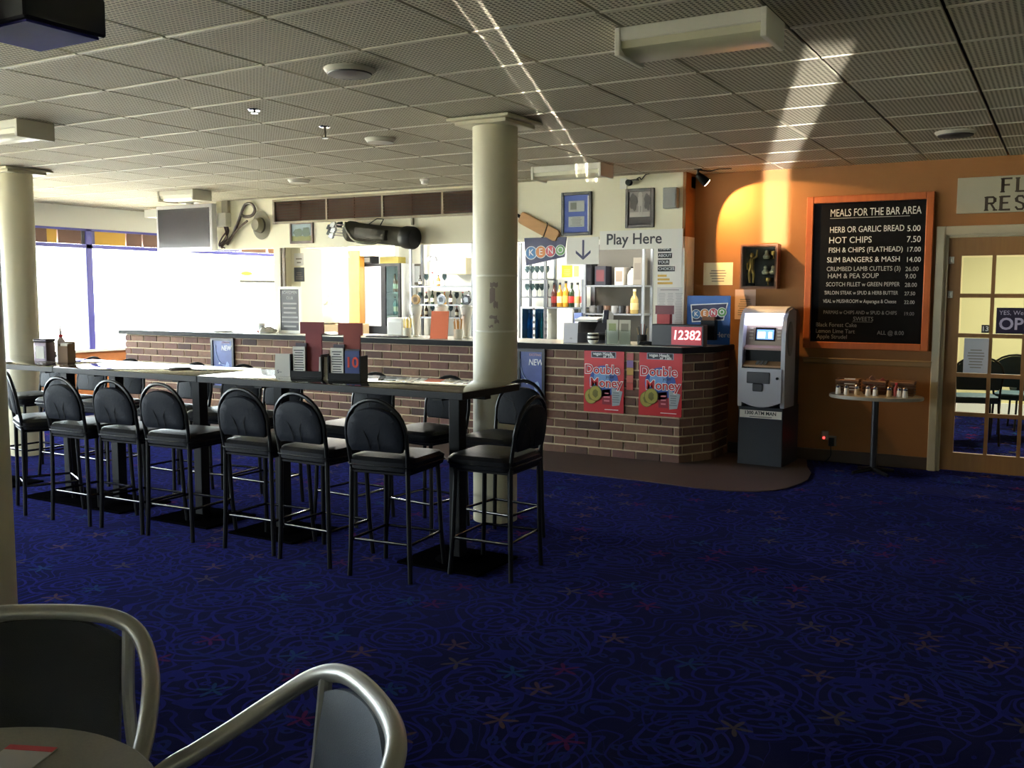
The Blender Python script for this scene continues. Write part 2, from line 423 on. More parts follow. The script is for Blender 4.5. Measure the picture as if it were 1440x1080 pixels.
for p, ang, l in bricks[:300]: obj('brick', brick_me(l), None, bar, loc=p, rot=(0, 0, ang))
bm = nb()
for p, ang, l in bricks[300:]:
    T = Matrix.Translation(p) @ Matrix.Rotation(ang, 4, 'Z'); bx(bm, -l/2, l/2, 0.004, 0.014, 0, BH-JT, 0, bev=0.003, T=T)
obj('far_bricks', bm, BRICK, bar, smooth=False, kind='stuff')
# bar counter: dark edged slab with pale laminate on top
cpoly = [(-10.36, 8.0), (-2.905, 8.0), (-2.695, 8.37), (-2.695, YW-0.004), (-3.09, YW-0.004), (-3.09, 8.78), (-10.36, 8.78)]
ctr = thing('bar_counter', 'long bar counter with black edge on top of the brick bar front', 'counter', (-6.5, 8.3, 0.985))
bm = nb(); prism(bm, [(x+6.5, y-8.3) for x, y in cpoly], 0, 0.052)
bmesh.ops.bevel(bm, geom=bm.edges[:], offset=0.006, segments=2, affect='EDGES')
obj('counter_edge', bm, M('counter_black', '0c0c0e', 0.6, spec=0.15), ctr)
inn = [(-10.33, 8.03), (-2.92, 8.03), (-2.725, 8.38), (-2.725, YW-0.03), (-3.09, YW-0.03), (-3.09, 8.76), (-10.33, 8.76)]
bm = nb(); prism(bm, [(x+6.5, y-8.3) for x, y in inn], 0.0515, 0.055)
obj('counter_surface', bm, M('pale_laminate', 'b9b4a6', 0.22), ctr, smooth=False)
# brown vinyl apron on the floor along the bar
ap = [(-10.3, 7.16), (-3.79, 7.16), (-2.9, 7.147), (-2.45, 7.10), (-2.2, 7.11), (-2.02, 7.18), (-1.9, 7.3), (-1.83, 7.45), (-1.78, 7.7), (-1.765, 7.88), (-1.81, 8.2), (-1.9, 8.45), (-2.0, YW), (-10.3, YW)]
bm = nb(); prism(bm, ap, 0.0, 0.006); struct('floor_bar_apron', bm, M('brown_vinyl', '4a3a34', 0.6, noise=0.15, nscale=30), smooth=False)
# bulkhead over the bar, its orange end, and the bar room behind
bm = nb(); bx(bm, -9.2, XE-0.03, YK, YK+0.14, 2.04, ZC)
struct('wall_bulkhead', bm, CREAM, smooth=False)
bm = nb(); bx(bm, XE-0.03, XE, YK, YW, 2.04, ZC)
struct('wall_bulkhead_end', bm, ORANGE, smooth=False)
bm = nb(); bx(bm, -3.40, XE-0.005, YK+0.01, YK+0.06, 1.04, 2.04)
struct('wall_notice_panel', bm, WHITE, smooth=False)
BWALL = M('bar_white', 'e4e4da', 0.6)
bm = nb(); bx(bm, -10.7, -3.0, 11.25, 11.35, 0, 2.6); struct('wall_bar_back', bm, BWALL, smooth=False)
bm = nb(); bx(bm, XE-0.1, XE, YW+0.12, 11.25, 0, 2.6); bx(bm, XE-0.1, XE-0.001, YK+0.06, YW+0.12, 1.04, 2.04); struct('wall_bar_right', bm, BWALL, smooth=False)
bm = nb(); bx(bm, -10.7, XE, YK+0.14, 11.35, 2.5, 2.6); struct('ceiling_bar', bm, BWALL, smooth=False)
bm = nb(); bx(bm, -8.28, -8.10, YK+0.02, YK+0.5, 1.04, 2.04); bx(bm, -8.10, -7.95, YK+0.12, YK+0.5, 1.04, 2.04)
struct('wall_bar_pier', bm, CREAM, smooth=False)
bm = nb(); bx(bm, -8.13, -8.09, YK, YK+0.02, 1.04, 2.04); bx(bm, -8.165, -8.15, YK, YK+0.02, 1.04, 2.04)
struct('trim_2', bm, M('brown_conduit', '6b5a44', 0.5))
bm = nb(); bx(bm, -11.6, -10.6, 12.9, 13.0, 0, ZC+0.03); bx(bm, -10.7, -10.6, 11.35, 13.0, 0, ZC+0.03); bx(bm, -10.7, -9.2, 11.25, 11.35, 2.5, ZC+0.03)
struct('wall_passage', bm, CREAM, smooth=False)
# window wall on the left
SILLW = M('sill_brick', 'b06c3c', 0.8, noise=0.15, nscale=12)
bm = nb(); bx(bm, -11.6, XW, -3.0, 13.0, 0, 0.70); struct('wall_left', bm, SILLW, smooth=False)
bm = nb(); bx(bm, -11.6, XW, -3.0, 13.0, 2.36, ZC+0.03); struct('wall_left_header', bm, WHITE, smooth=False)
bm = nb(); bx(bm, -11.6, XW+0.06, -3.0, 13.0, 0.70, 0.735, bev=0.006); struct('trim_3', bm, WHITE, smooth=False)
HAZEF = M('haze_purple_frame', '4a48a0', 0.4)  # purple of the window haze painted into the frame colour
BRN = M('brown_board', '6a4a3c', 0.6); YEL = M('yellow_board', 'c89a34', 0.6); DKB = M('dark_board', '3c3844', 0.6); BLU = M('blue_board', '5a5890', 0.6)
ys = [-3.0, -1.1, 2.0, 5.3, 8.47, 12.9]
for n in range(5):
    y0, y1 = ys[n], ys[n+1]
    wd = struct('window_%d' % (n+1), (lambda b: (bx(b, -11.58, XW+0.01, y1-0.05, y1+0.05, 0.735, 2.36, bev=0.006), bx(b, -11.58, XW+0.01, y0, y1, 2.10, 2.15), bx(b, -11.58, XW+0.01, y0, y1, 2.33, 2.36), b)[-1])(nb()), HAZEF)
    b = nb(); bx(b, -11.555, -11.549, y0+0.05, y1-0.05, 0.735, 2.10); obj('pane', b, GLASS, wd, smooth=False)
# coloured boards in the band over the glass
band = [(7.0, 7.86, BRN), (7.86, 8.0, YEL), (8.02, 8.36, BRN), (8.37, 8.43, DKB), (8.47, 8.57, BLU), (8.57, 9.06, YEL), (9.08, 9.34, BRN), (9.36, 9.62, BRN), (9.64, 10.4, BRN), (10.42, 11.2, BLU), (11.25, 11.8, BRN), (11.85, 12.8, BRN), (5.3, 6.98, BRN), (2.0, 5.25, BRN), (-1.05, 1.95, BRN), (-2.95, -1.1, BRN)]
for k, (y0, y1, mt) in enumerate(band):
    b = nb(); bx(b, -11.57, XW-0.005, y0, y1, 2.155, 2.33); struct('trim_%d' % (k+4), b, mt, smooth=False)

# dining room beyond the glazed door
DWALL = M('dining_wall', 'd9cf9c', 0.7)
bm = nb(); bx(bm, XE, 4.5, 13.5, 13.6, 0, ZC+0.03); struct('wall_dining_back', bm, DWALL, smooth=False)
bm = nb(); bx(bm, XE, XE+0.1, YW+0.12, 13.5, 0, ZC+0.03); struct('wall_dining_left', bm, DWALL, smooth=False)
bm = nb(); bx(bm, 3.5, 3.6, YW+0.12, 13.5, 0, ZC+0.03); struct('wall_dining_right', bm, DWALL, smooth=False)
bm = nb(); bx(bm, XE+0.1, 3.5, 13.46, 13.5, 0, 0.14); struct('baseboard_dining', bm, WHITE, smooth=False)
# ------------------------------------------------------------------ columns
def column(x, y, label, scuffs=False):
    t = thing('column', label, 'column', (x, y, 0))
    bm = nb(); lathe(bm, [(0.147, 0), (0.147, ZC-0.05)], 40); obj('shaft', bm, COLP, t)
    bm = nb(); bx(bm, -0.19, 0.19, -0.19, 0.19, ZC-0.05, ZC-0.025, bev=0.004); bx(bm, -0.23, 0.23, -0.23, 0.23, ZC-0.025, ZC-0.006, bev=0.004)
    obj('capital_plate', bm, COLP, t)
    if scuffs:
        TAPE = M('clear_tape', 'e6e2d0', 0.12); TORN = M('torn_paper', '9c8c84', 0.8)
        for z in (1.26, 1.62):
            bm = nb(); lathe(bm, [(0.1476, z), (0.1482, z+0.001), (0.1482, z+0.012), (0.1476, z+0.013)], 40); obj('tape', bm, TAPE, t)
        for k, (a, z, w_, h_) in enumerate(((-62, 1.57, .05, .03), (-66, 1.50, .035, .09), (-58, 1.44, .03, .04), (-64, 1.36, .05, .02), (-55, 1.33, .03, .02), (-70, 1.30, .03, .012))):
            a0 = R(a); bm = nb(); q = [a0+w_/0.147*(i/4-0.5) for i in range(5)]
            lo = [bm.verts.new((0.1485*math.cos(u), 0.1485*math.sin(u), z-h_/2+random.uniform(-.008, .008))) for u in q]
            hi = [bm.verts.new((0.1485*math.cos(u), 0.1485*math.sin(u), z+h_/2+random.uniform(-.008, .008))) for u in q]
            for i in range(4): bm.faces.new((lo[i], lo[i+1], hi[i+1], hi[i]))
            obj('paper_scrap', bm, TORN, t)
    return t
column(-3.27, 5.44, 'round cream column behind the end of the high tables, with tape and torn paper', True)
column(-8.39, 5.44, 'round cream column standing before the bright windows at far left')
column(-3.30, 1.90, 'near column at the left frame edge behind the grey armchair')

# ------------------------------------------------------------------ bar stools
def stool_leg(pts): b = nb(); tube(b, pts, 0.013, 8); return b
def make_stool():
    t = thing('bar_stool', 'x', 'bar stool', group='black padded bar stools around the high tables')
    for s in (-1, 1):
        obj('leg', stool_leg([(s*0.19, 0.182, 0), (s*0.178, 0.168, 0.20), (s*0.165, 0.155, 0.592)]), BLKM, t)
        obj('leg', stool_leg([(s*0.188, -0.188, 0), (s*0.18, -0.182, 0.20), (s*0.172, -0.178, 0.592)]), BLKM, t)
    b = nb(); tube(b, [(-0.178, -0.172, 0.20), (0.178, -0.172, 0.20), (0.176, 0.165, 0.20), (-0.176, 0.165, 0.20)], 0.0085, 8, closed=True)
    obj('foot_rail', b, M('worn_black_tube', '101012', 0.18, spec=0.9), t)
    b = nb(); tube(b, [(-0.172, -0.178, 0.575), (0.172, -0.178, 0.575), (0.165, 0.155, 0.575), (-0.165, 0.155, 0.575)], 0.009, 6, closed=True)
    obj('seat_frame', b, BLKM, t)
    # padded seat with rounded corners and a soft crown
    b = nb(); rings = []
    for z, g in ((0.582, -0.02), (0.588, 0), (0.635, 0.006), (0.655, -0.012), (0.663, -0.06), (0.666, -0.13)):
        rings.append([b.verts.new((x, y, z)) for x, y in rrect(-0.20-g, 0.20+g, -0.19-g, 0.20+g, 0.06, 4)])
    for A, B in zip(rings, rings[1:]):
        n = len(A)
        for k in range(n): b.faces.new((A[k], A[(k+1) % n], B[(k+1) % n], B[k]))
    b.faces.new(rings[0][::-1]); b.faces.new(rings[-1])
    seat = obj('seat', b, VINYL, t)
    b = nb()
    tube(b, [(x, y, 0.612) for x, y in rrect(-0.208, 0.208, -0.198, 0.208, 0.06, 4)], 0.004, 5, closed=True); obj('piping', b, VINYL, seat)
    # arched back frame
    pts = [(-0.172, -0.178, 0.59), (-0.178, -0.190, 0.68), (-0.182, -0.205, 0.76)]
    pts += [(0.182*math.cos(a), -0.205-0.035*math.sin(a), 0.78+0.185*math.sin(a)) for a in [PI-PI*i/14 for i in range(15)]]
    pts += [(0.182, -0.205, 0.76), (0.178, -0.190, 0.68), (0.172, -0.178, 0.59)]
    b = nb(); tube(b, pts, 0.0115, 8); obj('back_frame', b, BLKM, t)
    # back pad, closed oval set inside the arch
    out = [(-0.150, 0.69), (-0.166, 0.72), (-0.17, 0.78)] + [(0.165*math.cos(a), 0.79+0.135*math.sin(a)**0.8) for a in [PI-PI*i/12 for i in range(1, 12)]] + [(0.17, 0.78), (0.166, 0.72), (0.150, 0.69)]
    b = nb(); rings = []
    for dy, s in ((0.018, 0.93), (0.012, 1.0), (-0.012, 1.0), (-0.020, 0.93), (-0.022, 0.6)):
        rings.append([b.verts.new((x*s, -0.205+dy-(z-0.75)*0.14, 0.80+(z-0.80)*s)) for x, z in out])
    for A, B in zip(rings, rings[1:]):
        n = len(A)
        for k in range(n): b.faces.new((A[k], A[(k+1) % n], B[(k+1) % n], B[k]))
    b.faces.new(rings[0][::-1]); b.faces.new(rings[-1]); bmesh.ops.recalc_face_normals(b, faces=b.faces[:])
    back = obj('backrest', b, VINYLB, t)
    for sd in (-1, 1):   # stitched leaf seams front and rear
        for q in (((-0.13, 0.84), (-0.06, 0.80), (-0.035, 0.74), (-0.03, 0.70)), ((0.13, 0.86), (0.05, 0.83), (0.02, 0.77), (0.025, 0.70))):
            b = nb(); tube(b, [(x, -0.205+(0.0185 if sd > 0 else -0.0215)-(z-0.75)*0.14, z) for x, z in q], 0.0022, 4); obj('seam', b, BLACK, back)
    return t
st0 = make_stool(); used = [False]
def stool(x, y, rz, label):
    if not used[0]:
        used[0] = True; st0.location = (x, y, 0); st0.rotation_euler = (0, 0, rz); st0['label'] = label; return st0
    return dup(st0, (x, y, 0), rz, label)
near = [(-3.11, 4.14, 0.10), (-3.64, 4.17, -0.02), (-4.10, 4.19, 0.05), (-4.74, 4.16, 0.06), (-5.16, 4.14, 0.04), (-5.62, 4.11, 0.02), (-6.16, 4.15, -0.45)]
for k, (x, y, r_) in enumerate(near):
    stool(x, y, r_, 'black bar stool on the near side of the tables, %s from the right' % ORD[k])
far = [(-2.96, 5.0, PI-0.08), (-3.53, 5.02, PI-0.1), (-4.10, 4.97, PI-0.06), (-4.94, 5.0, PI), (-5.37, 5.03, PI+0.1), (-5.84, 4.98, PI), (-6.63, 5.0, PI+0.05), (-7.10, 5.0, PI), (-7.60, 4.98, PI-0.05)]
for k, (x, y, r_) in enumerate(far):
    stool(x, y, r_, 'black bar stool on the bar side of the tables, %s from the right' % ORD[k])
stool(-2.66, 4.43, PI/2+0.06, 'black padded bar stool drawn up to the right end of the high tables')

# ------------------------------------------------------------------ high tables
TTOP = M('dark_laminate', '1c1a17', 0.07, noise=0.1, nscale=40, spec=1.0, coat=1.0)
def high_table(x0, x1, posts, label):
    t = thing('high_table', label, 'table', ((x0+x1)/2, 4.465, 0), group='high tables in a row'); w_ = (x1-x0)/2-0.003
    b = nb(); bx(b, -w_, w_, -0.295, 0.295, 0.957, 1.0, bev=0.006, seg=2); tp = obj('table_top', b, TTOP, t)
    b = nb()
    for q in ((-w_, w_, -0.3, -0.294), (-w_, w_, 0.294, 0.3), (-w_-0.001, -w_+0.003, -0.3, 0.3), (w_-0.003, w_+0.001, -0.3, 0.3)): bx(b, *q, 0.96, 0.995)
    obj('edge_strip', b, BLACK, tp, smooth=False)
    for p in posts:
        px_ = p-(x0+x1)/2
        b = nb(); bx(b, px_-0.036, px_+0.036, -0.036, 0.036, 0.03, 0.94, bev=0.004); obj('post', b, BLACK, t)
        b = nb(); bx(b, px_-0.27, px_+0.27, -0.22, 0.22, 0.0, 0.014, bev=0.004); lathe(b, [(0.13, 0.014), (0.12, 0.022), (0.06, 0.035)], 20, (px_, 0, 0)); obj('base_plate', b, M('base_black', '08080a', 0.9, spec=0.0), t)
        b = nb(); bx(b, px_-0.2, px_+0.2, -0.03, 0.03, 0.935, 0.957); bx(b, px_-0.03, px_+0.03, -0.2, 0.2, 0.935, 0.957); obj('top_bracket', b, BLACK, t, smooth=False)
high_table(-4.67, -2.70, (-2.93, -4.25), 'dark high table at the right end of the row, nearest the column')
high_table(-6.10, -4.67, (-4.98, -5.82), 'middle dark high table of the row, with a glossy top reflecting the windows')
high_table(-7.60, -6.10, (-6.36, -7.3), 'dark high table at the left end of the row, with condiments on it')

# ------------------------------------------------------------------ table-top things
def card(name, label, cat, x, y, z, w_, h_, rz=0.0, tilt=0.0, mat=None, lines=None, th=0.003, group=None, bold=None):
    t = thing(name, label, cat, (x, y, z), rz, group)
    T = Matrix.Rotation(-tilt, 4, 'X')
    b = nb(); bx(b, -w_/2, w_/2, -th/2, th/2, 0, h_, T=T); obj('sheet', b, mat or PAPER, t, smooth=False)
    for ln in (lines or []):
        body, fx, fz, sz, mt = ln
        p = T @ Vector((fx*w_, -th/2-0.0006, fz*h_)); text(body, sz, p, mt, t, rot=(PI/2-tilt, 0, 0))
    return t
INK = M('ink', '3a3a40', 0.7); RED = M('red_print', 'c0202c', 0.5); DRED = M('dark_red_card', '7c1c24', 0.55); WTXT = M('white_print', 'f0f0f0', 0.6)
NAVY = M('navy_print', '1c2250', 0.5); ORT = M('orange_red_print', 'd8402c', 0.5); BLUEP = M('blue_print', '2a5cb0', 0.5)
def grey_lines(parent, x0, x1, z0, z1, n, y=-0.002, mat=None, T=None):
    b = nb()
    for k in range(n):
        z = z1-(z1-z0)*(k+0.5)/n; a = random.uniform(0.6, 1.0); hw = (x1-x0)/2*a; cx = (x0+x1)/2
        bx(b, cx-hw, cx+hw, y-0.0006, y, z-(z1-z0)/n*0.18, z+(z1-z0)/n*0.18, T=T)
    return obj('printed_lines', b, mat or INK, parent, smooth=False)
def caddy(x, y, rz, label, redlab, second):
    t = thing('menu_caddy', label, 'menu holder', (x, y, 1.0), rz)
    b = nb(); bx(b, -0.105, 0.105, -0.05, 0.05, 0, 0.012, bev=0.003); bx(b, -0.105, 0.105, -0.05, -0.044, 0.012, 0.05); bx(b, -0.105, 0.105, 0.044, 0.05, 0.012, 0.11)
    bx(b, -0.105, -0.098, -0.05, 0.05, 0.012, 0.15); bx(b, 0.098, 0.105, -0.05, 0.05, 0.012, 0.15); obj('holder', b, BLACK, t)
    b = nb(); bx(b, -0.09, -0.01, -0.038, -0.03, 0.013, 0.195); c = obj('menu_card', b, PAPER, t); 
    grey_lines(t, -0.085, -0.015, 0.05, 0.18, 9, -0.0385)
    b = nb(); bx(b, -0.08, -0.01, -0.020, -0.012, 0.013, 0.215); obj('menu_card', b, M('grey_card', '4c4650', 0.6), t)
    b = nb(); bx(b, -0.02, 0.085, -0.008, 0.002, 0.013, 0.27); bx(b, -0.055, 0.10, -0.008, 0.002, 0.27, 0.34)
    r_ = obj('tall_card', b, DRED if not second else M('terracotta_card', '8c3a30', 0.6), t, smooth=False)
    if second:
        b = nb(); bx(b, 0.0, 0.09, -0.036, -0.028, 0.013, 0.18); obj('menu_card', b, M('blue_card', '3c4c84', 0.6), t)
        text('10', 0.085, (0.045, -0.0368, 0.11), ORT, t, bold=0.002)
        b = nb(); bx(b, -0.0, 0.09, -0.0285, -0.027, 0.16, 0.19); obj('menu_card', b, M('grey_card', '4c4650', 0.6), t)
    return t
p = onz(442, 532, 1.0); caddy(p.x, 4.36, R(14), 'black table caddy with a tall dark red card, left of the two caddies', 1, False)
p = onz(508, 533, 1.0); caddy(p.x+0.02, 4.36, R(14), 'black table caddy holding a blue card with a red number, right of the two', 1, True)
p = onz(409, 528, 1.0)
card('menu_card', 'white standing menu card left of the dark red caddy', 'card', p.x, 4.40, 1.0, 0.10, 0.14, R(20), 0.12, PAPER, [('S~', -0.2, 0.2, 0.03, NAVY)])
p = onz(484, 531, 1.0)
card('menu_card', 'narrow white menu card left of the blue-card caddy', 'card', p.x-0.005, 4.36, 1.0, 0.075, 0.135, R(24), 0.12, PAPER, [('S', -0.1, 0.2, 0.03, NAVY)])
# leaf-shaped ash tray / folded napkins on the middle table
p = onz(275, 518, 1.0); t = thing('napkin_pile', 'small dark crumpled napkin pile lying on the middle high table', 'napkins', (p.x, 4.42, 1.0), 0.3)
for k in range(3):
    b = nb(); pts = [(0.07*math.cos(a)*(1+0.25*math.sin(3*a+k)), 0.045*math.sin(a)*(1+0.2*math.cos(2*a+k))) for a in [2*PI*i/14 for i in range(14)]]
    prism(b, pts, 0.005*k, 0.005*k+0.004); o = obj('napkin', b, M('brown_paper', '5a4c40', 0.8), t, rot=(0, 0, 0.5*k))
# condiments on the left table
p = onz(35, 511, 1.0); xx = p.x
t = thing('napkin_dispenser', 'grey metal napkin dispenser at the left end of the high tables', 'dispenser', (xx, 4.40, 1.0), 0.3)
b = nb(); bx(b, -0.055, 0.055, -0.05, 0.05, 0, 0.15, bev=0.008, seg=2); obj('body', b, M('pewter', '6a6068', 0.35, 0.7), t)
b = nb(); bx(b, -0.058, 0.058, -0.053, 0.053, 0.15, 0.172, bev=0.006); obj('lid', b, M('dark_pewter', '4a4448', 0.4, 0.6), t)
b = nb(); bx(b, -0.035, 0.035, -0.054, -0.05, 0.03, 0.12); obj('napkin', b, PAPER, t, smooth=False)
t = thing('sauce_bottle', 'clear sauce bottle with red collar behind the napkin dispenser', 'bottle', (xx+0.02, 4.52, 1.0))
b = nb(); lathe(b, [(0.028, 0), (0.03, 0.01), (0.03, 0.15), (0.012, 0.18)], 14); obj('body', b, M('milky_plastic', 'd8c8c8', 0.3), t)
b = nb(); lathe(b, [(0.016, 0.178), (0.016, 0.2)], 12); obj('collar', b, RED, t)
b = nb(); lathe(b, [(0.012, 0.2), (0.004, 0.27)], 10); obj('nozzle', b, M('milky_plastic', 'd8c8c8', 0.3), t)
t = thing('menu_box', 'brown cardboard menu box beside the napkin dispenser', 'box', (xx+0.14, 4.48, 1.0), 0.2)
b = nb(); bx(b, -0.045, 0.045, -0.04, 0.04, 0, 0.006); bx(b, -0.045, 0.045, 0.034, 0.04, 0.006, 0.15); bx(b, -0.045, 0.045, -0.04, -0.034, 0.006, 0.12); bx(b, -0.045, -0.039, -0.034, 0.034, 0.006, 0.135); bx(b, 0.039, 0.045, -0.034, 0.034, 0.006, 0.135); obj('carton', b, M('cardboard', '7c6450', 0.8), t, smooth=False)
b = nb(); bx(b, -0.036, 0.036, -0.02, 0.02, 0.007, 0.14); obj('leaflets', b, PAPER, t, smooth=False)
t = thing('napkin_pile', 'flat dark napkin bundle in front of the brown menu box', 'napkins', (xx+0.17, 4.30, 1.0), -0.3)
for k in range(2):
    b = nb(); prism(b, [(-0.07, -0.03), (0.05, -0.045), (0.08, 0.01), (0.01, 0.045), (-0.06, 0.03)], 0.008*k, 0.008*k+0.007); obj('napkin', b, M('taupe_paper', '6a5c5c', 0.8), t, rot=(0, 0, 0.3*k), smooth=False)

# ------------------------------------------------------------------ foreground armchairs and round table
SLING = M('charcoal_sling', '1c1d21', 0.6, bump=0.3, bscale=500); SLING_LIT = M('charcoal_sling_lit', '4c5564', 0.45, bump=0.2, bscale=400)  # second sling: lit grey-blue sheen painted into the charcoal colour
def smooth_path(pts, n=6):
    """Catmull-Rom through points"""
    P = [Vector(p) for p in pts]; P = [2*P[0]-P[1]]+P+[2*P[-1]-P[-2]]; out = []
    for i in range(1, len(P)-2):
        for k in range(n):
            t = k/n; a, b, c, d = P[i-1], P[i], P[i+1], P[i+2]
            out.append(0.5*((2*b)+(-a+c)*t+(2*a-5*b+4*c-d)*t*t+(-a+3*b-3*c+d)*t*t*t))
    out.append(P[-2]); return out
def armchair(loc, rz, label, sling, hb=0.80):
    t = thing('armchair', label, 'chair', loc, rz, group='aluminium armchairs at the round table')
    W = 0.25
    half = [(0.312, 0.14, 0.0), (0.312, 0.135, 0.30), (0.312, 0.115, 0.52), (0.31, 0.065, 0.58), (0.308, 0.0, 0.61), (0.298, -0.07, hb-0.138), (0.272, -0.15, hb-0.085), (0.222, -0.218, hb-0.03), (0.14, -0.258, hb-0.004)]
    pts = half + [(0, -0.272, hb)] + [(-x, y, z) for x, y, z in half[::-1]]
    b = nb(); tube(b, smooth_path(pts, 6), 0.0185, 12); obj('frame', b, ALU, t)
    for s in (-1, 1):
        b = nb(); tube(b, smooth_path([(s*0.195, -0.232, hb-0.025), (s*0.197, -0.215, 0.6), (s*0.225, -0.20, 0.42), (s*0.25, -0.26, 0.2), (s*0.265, -0.32, 0)], 5), 0.014, 10); obj('leg', b, ALU, t)
        b = nb(); tube(b, [(s*0.225, -0.20, 0.415), (s*0.308, 0.13, 0.425), (s*0.27, 0.275, 0.425)], 0.013, 10); obj('side_rail', b, ALU, t)
    b = nb(); tube(b, [(-0.275, 0.275, 0.425), (0.275, 0.275, 0.425)], 0.013, 10); obj('front_rail', b, ALU, t)
    # seat pad and curved back sling
    b = nb(); nx, ny = 10, 8
    def grid(f, n1, n2, th):
        A = [[b.verts.new(f(i/n1, j/n2, 0)) for j in range(n2+1)] for i in range(n1+1)]; B = [[b.verts.new(f(i/n1, j/n2, th)) for j in range(n2+1)] for i in range(n1+1)]
        for i in range(n1):
            for j in range(n2):
                b.faces.new((A[i][j], A[i+1][j], A[i+1][j+1], A[i][j+1])); b.faces.new((B[i][j], B[i][j+1], B[i+1][j+1], B[i+1][j]))
        for i in range(n1):
            b.faces.new((A[i][0], B[i][0], B[i+1][0], A[i+1][0])); b.faces.new((A[i][n2], A[i+1][n2], B[i+1][n2], B[i][n2]))
        for j in range(n2):
            b.faces.new((A[0][j], A[0][j+1], B[0][j+1], B[0][j])); b.faces.new((A[n1][j], B[n1][j], B[n1][j+1], A[n1][j+1]))
        bmesh.ops.recalc_face_normals(b, faces=b.faces[:])
    grid(lambda u, v, th: Vector(((u-.5)*(0.44+0.10*v), -0.19+0.46*v, 0.425-0.03*math.sin(PI*u)*math.sin(PI*v)+th)), nx, ny, 0.02); obj('seat', b, sling, t)
    b = nb()
    grid(lambda u, v, th: Vector(((u-.5)*(0.365-0.01*v), -0.19-0.05*v-0.03*math.sin(PI*u)+th*0.9, 0.445+(hb-0.012-0.445)*v*(1-0.10*abs(2*u-1)**3))), nx, ny, 0.018); obj('backrest', b, sling, t)
    return t
def chair_at(mid, f, label, sling, hb):
    """mid: middle of the back's top bar; f: direction the chair faces"""
    f = Vector(f).normalized(); d = Vector((f.y, -f.x)); o = Vector(mid)+f*0.272
    return armchair((o.x, o.y, 0), math.atan2(d.y, d.x), label, sling, hb)
chair_at((-1.955, 1.30), (0.5, -0.87), 'aluminium armchair with dark charcoal back behind the round table, lower left', SLING, 0.80)
chair_at((-1.05, 1.33), (-0.55, -0.83), 'aluminium armchair with charcoal back, lit sheen painted in, seen from the side, bottom of view', SLING_LIT, 0.785)
t = thing('round_table', 'grey round cafe table cut off at the lower left corner', 'table', (-1.452, 0.741, 0))
b = nb(); lathe(b, [(0.325, 0.694), (0.34, 0.70), (0.34, 0.715), (0.334, 0.72)], 64); obj('table_top', b, M('grey_laminate', '6c675c', 0.35, noise=0.2, nscale=180), t)
b = nb(); lathe(b, [(0.035, 0.03), (0.035, 0.694)], 20); obj('post', b, BLACK, t)
b = nb(); lathe(b, [(0.24, 0), (0.24, 0.012), (0.06, 0.035)], 32); obj('base_plate', b, BLACK, t)
p = onz(25, 1068, 0.72)
t = thing('beer_coaster', 'pale card coaster with red rim lying on the round table', 'coaster', (p.x, p.y, 0.7202), 0.4)
b = nb(); bx(b, -0.045, 0.045, -0.045, 0.045, 0, 0.002); obj('card', b, M('coaster_card', 'b8b0a8', 0.7), t, smooth=False)
b = nb(); bx(b, -0.045, 0.045, 0.028, 0.045, 0.002, 0.0024); obj('printed_band', b, RED, t, smooth=False)
# ------------------------------------------------------------------ ceiling fittings
FLB = M('light_housing', 'd6d2c2', 0.5); DIFF = M('prismatic_diffuser', 'c9c4a4', 0.35)
def fluoro(x0, x1, y, label):
    t = thing('ceiling_light', label, 'light', ((x0+x1)/2, y, ZC), group='surface mounted fluorescent ceiling lights'); w_ = (x1-x0)/2
    b = nb(); bx(b, -w_, w_, -0.13, 0.13, -0.055, 0, bev=0.004); obj('housing', b, FLB, t)
    b = nb(); prism(b, [(-0.12, -0.055), (-0.115, -0.085), (-0.08, -0.105), (0.08, -0.105), (0.115, -0.085), (0.12, -0.055)], -w_+0.012, w_-0.012, ax='x'); obj('diffuser', b, DIFF, t)
    for s in (-1, 1):
        b = nb(); bx(b, s*w_-0.012, s*w_+0.012, -0.135, 0.135, -0.115, 0, bev=0.003); obj('end_cap', b, FLB, t)
fluoro(-1.70, -1.08, 3.96, 'white fluorescent ceiling light nearest the viewer, top right of the view')
fluoro(-4.19, -3.53, 7.74, 'white fluorescent ceiling light in front of the bar, right of the column')
fluoro(-8.84, -8.30, 7.55, 'white fluorescent ceiling light above the hanging television')
fluoro(-6.55, -5.93, 4.0, 'white fluorescent ceiling light cut off by the left frame edge')
def disc(x, y, r, label, col, prof=None):
    t = thing('ceiling_speaker', label, 'speaker', (x, y, ZC))
    b = nb(); lathe(b, [(r*0.8, -0.03), (r, -0.022), (r*1.12, -0.006), (r*1.12, 0)], 28); obj('rim', b, M('pale_rim', 'c9c4b4', 0.5), t)
    b = nb(); lathe(b, [(r*0.2, -0.037), (r*0.95, -0.0305), (r*0.97, -0.024)], 28); obj('grille', b, col, t)
GRI = M('grey_grille', '24242c', 0.5)
disc(-3.17, 3.86, 0.115, 'dark grey round ceiling speaker, left of the column top', GRI)
disc(-4.39, 5.68, 0.10, 'pale round ceiling speaker left behind the column top', M('pale_grille', 'bcb8aa', 0.4))
disc(-0.73, 7.39, 0.12, 'round ceiling speaker above the chalkboard, at right', GRI)
disc(-6.70, 7.35, 0.10, 'small round ceiling speaker in front of the dark vent grille', M('pale_grille'))
def sprinkler(x, y, label, stem):
    t = thing('fire_sprinkler', label, 'sprinkler', (x, y, ZC))
    b = nb(); lathe(b, [(0.035, -0.008), (0.04, 0)], 18); obj('rose', b, CHROME, t)
    b = nb(); tube(b, [(0, 0, -0.008), (0, 0, -stem)], 0.008, 8); obj('stem', b, M('dark_brass', '4a4236', 0.4, 0.8), t)
    b = nb(); lathe(b, [(0.022, -stem-0.004), (0.022, -stem)], 14); obj('deflector', b, CHROME, t)
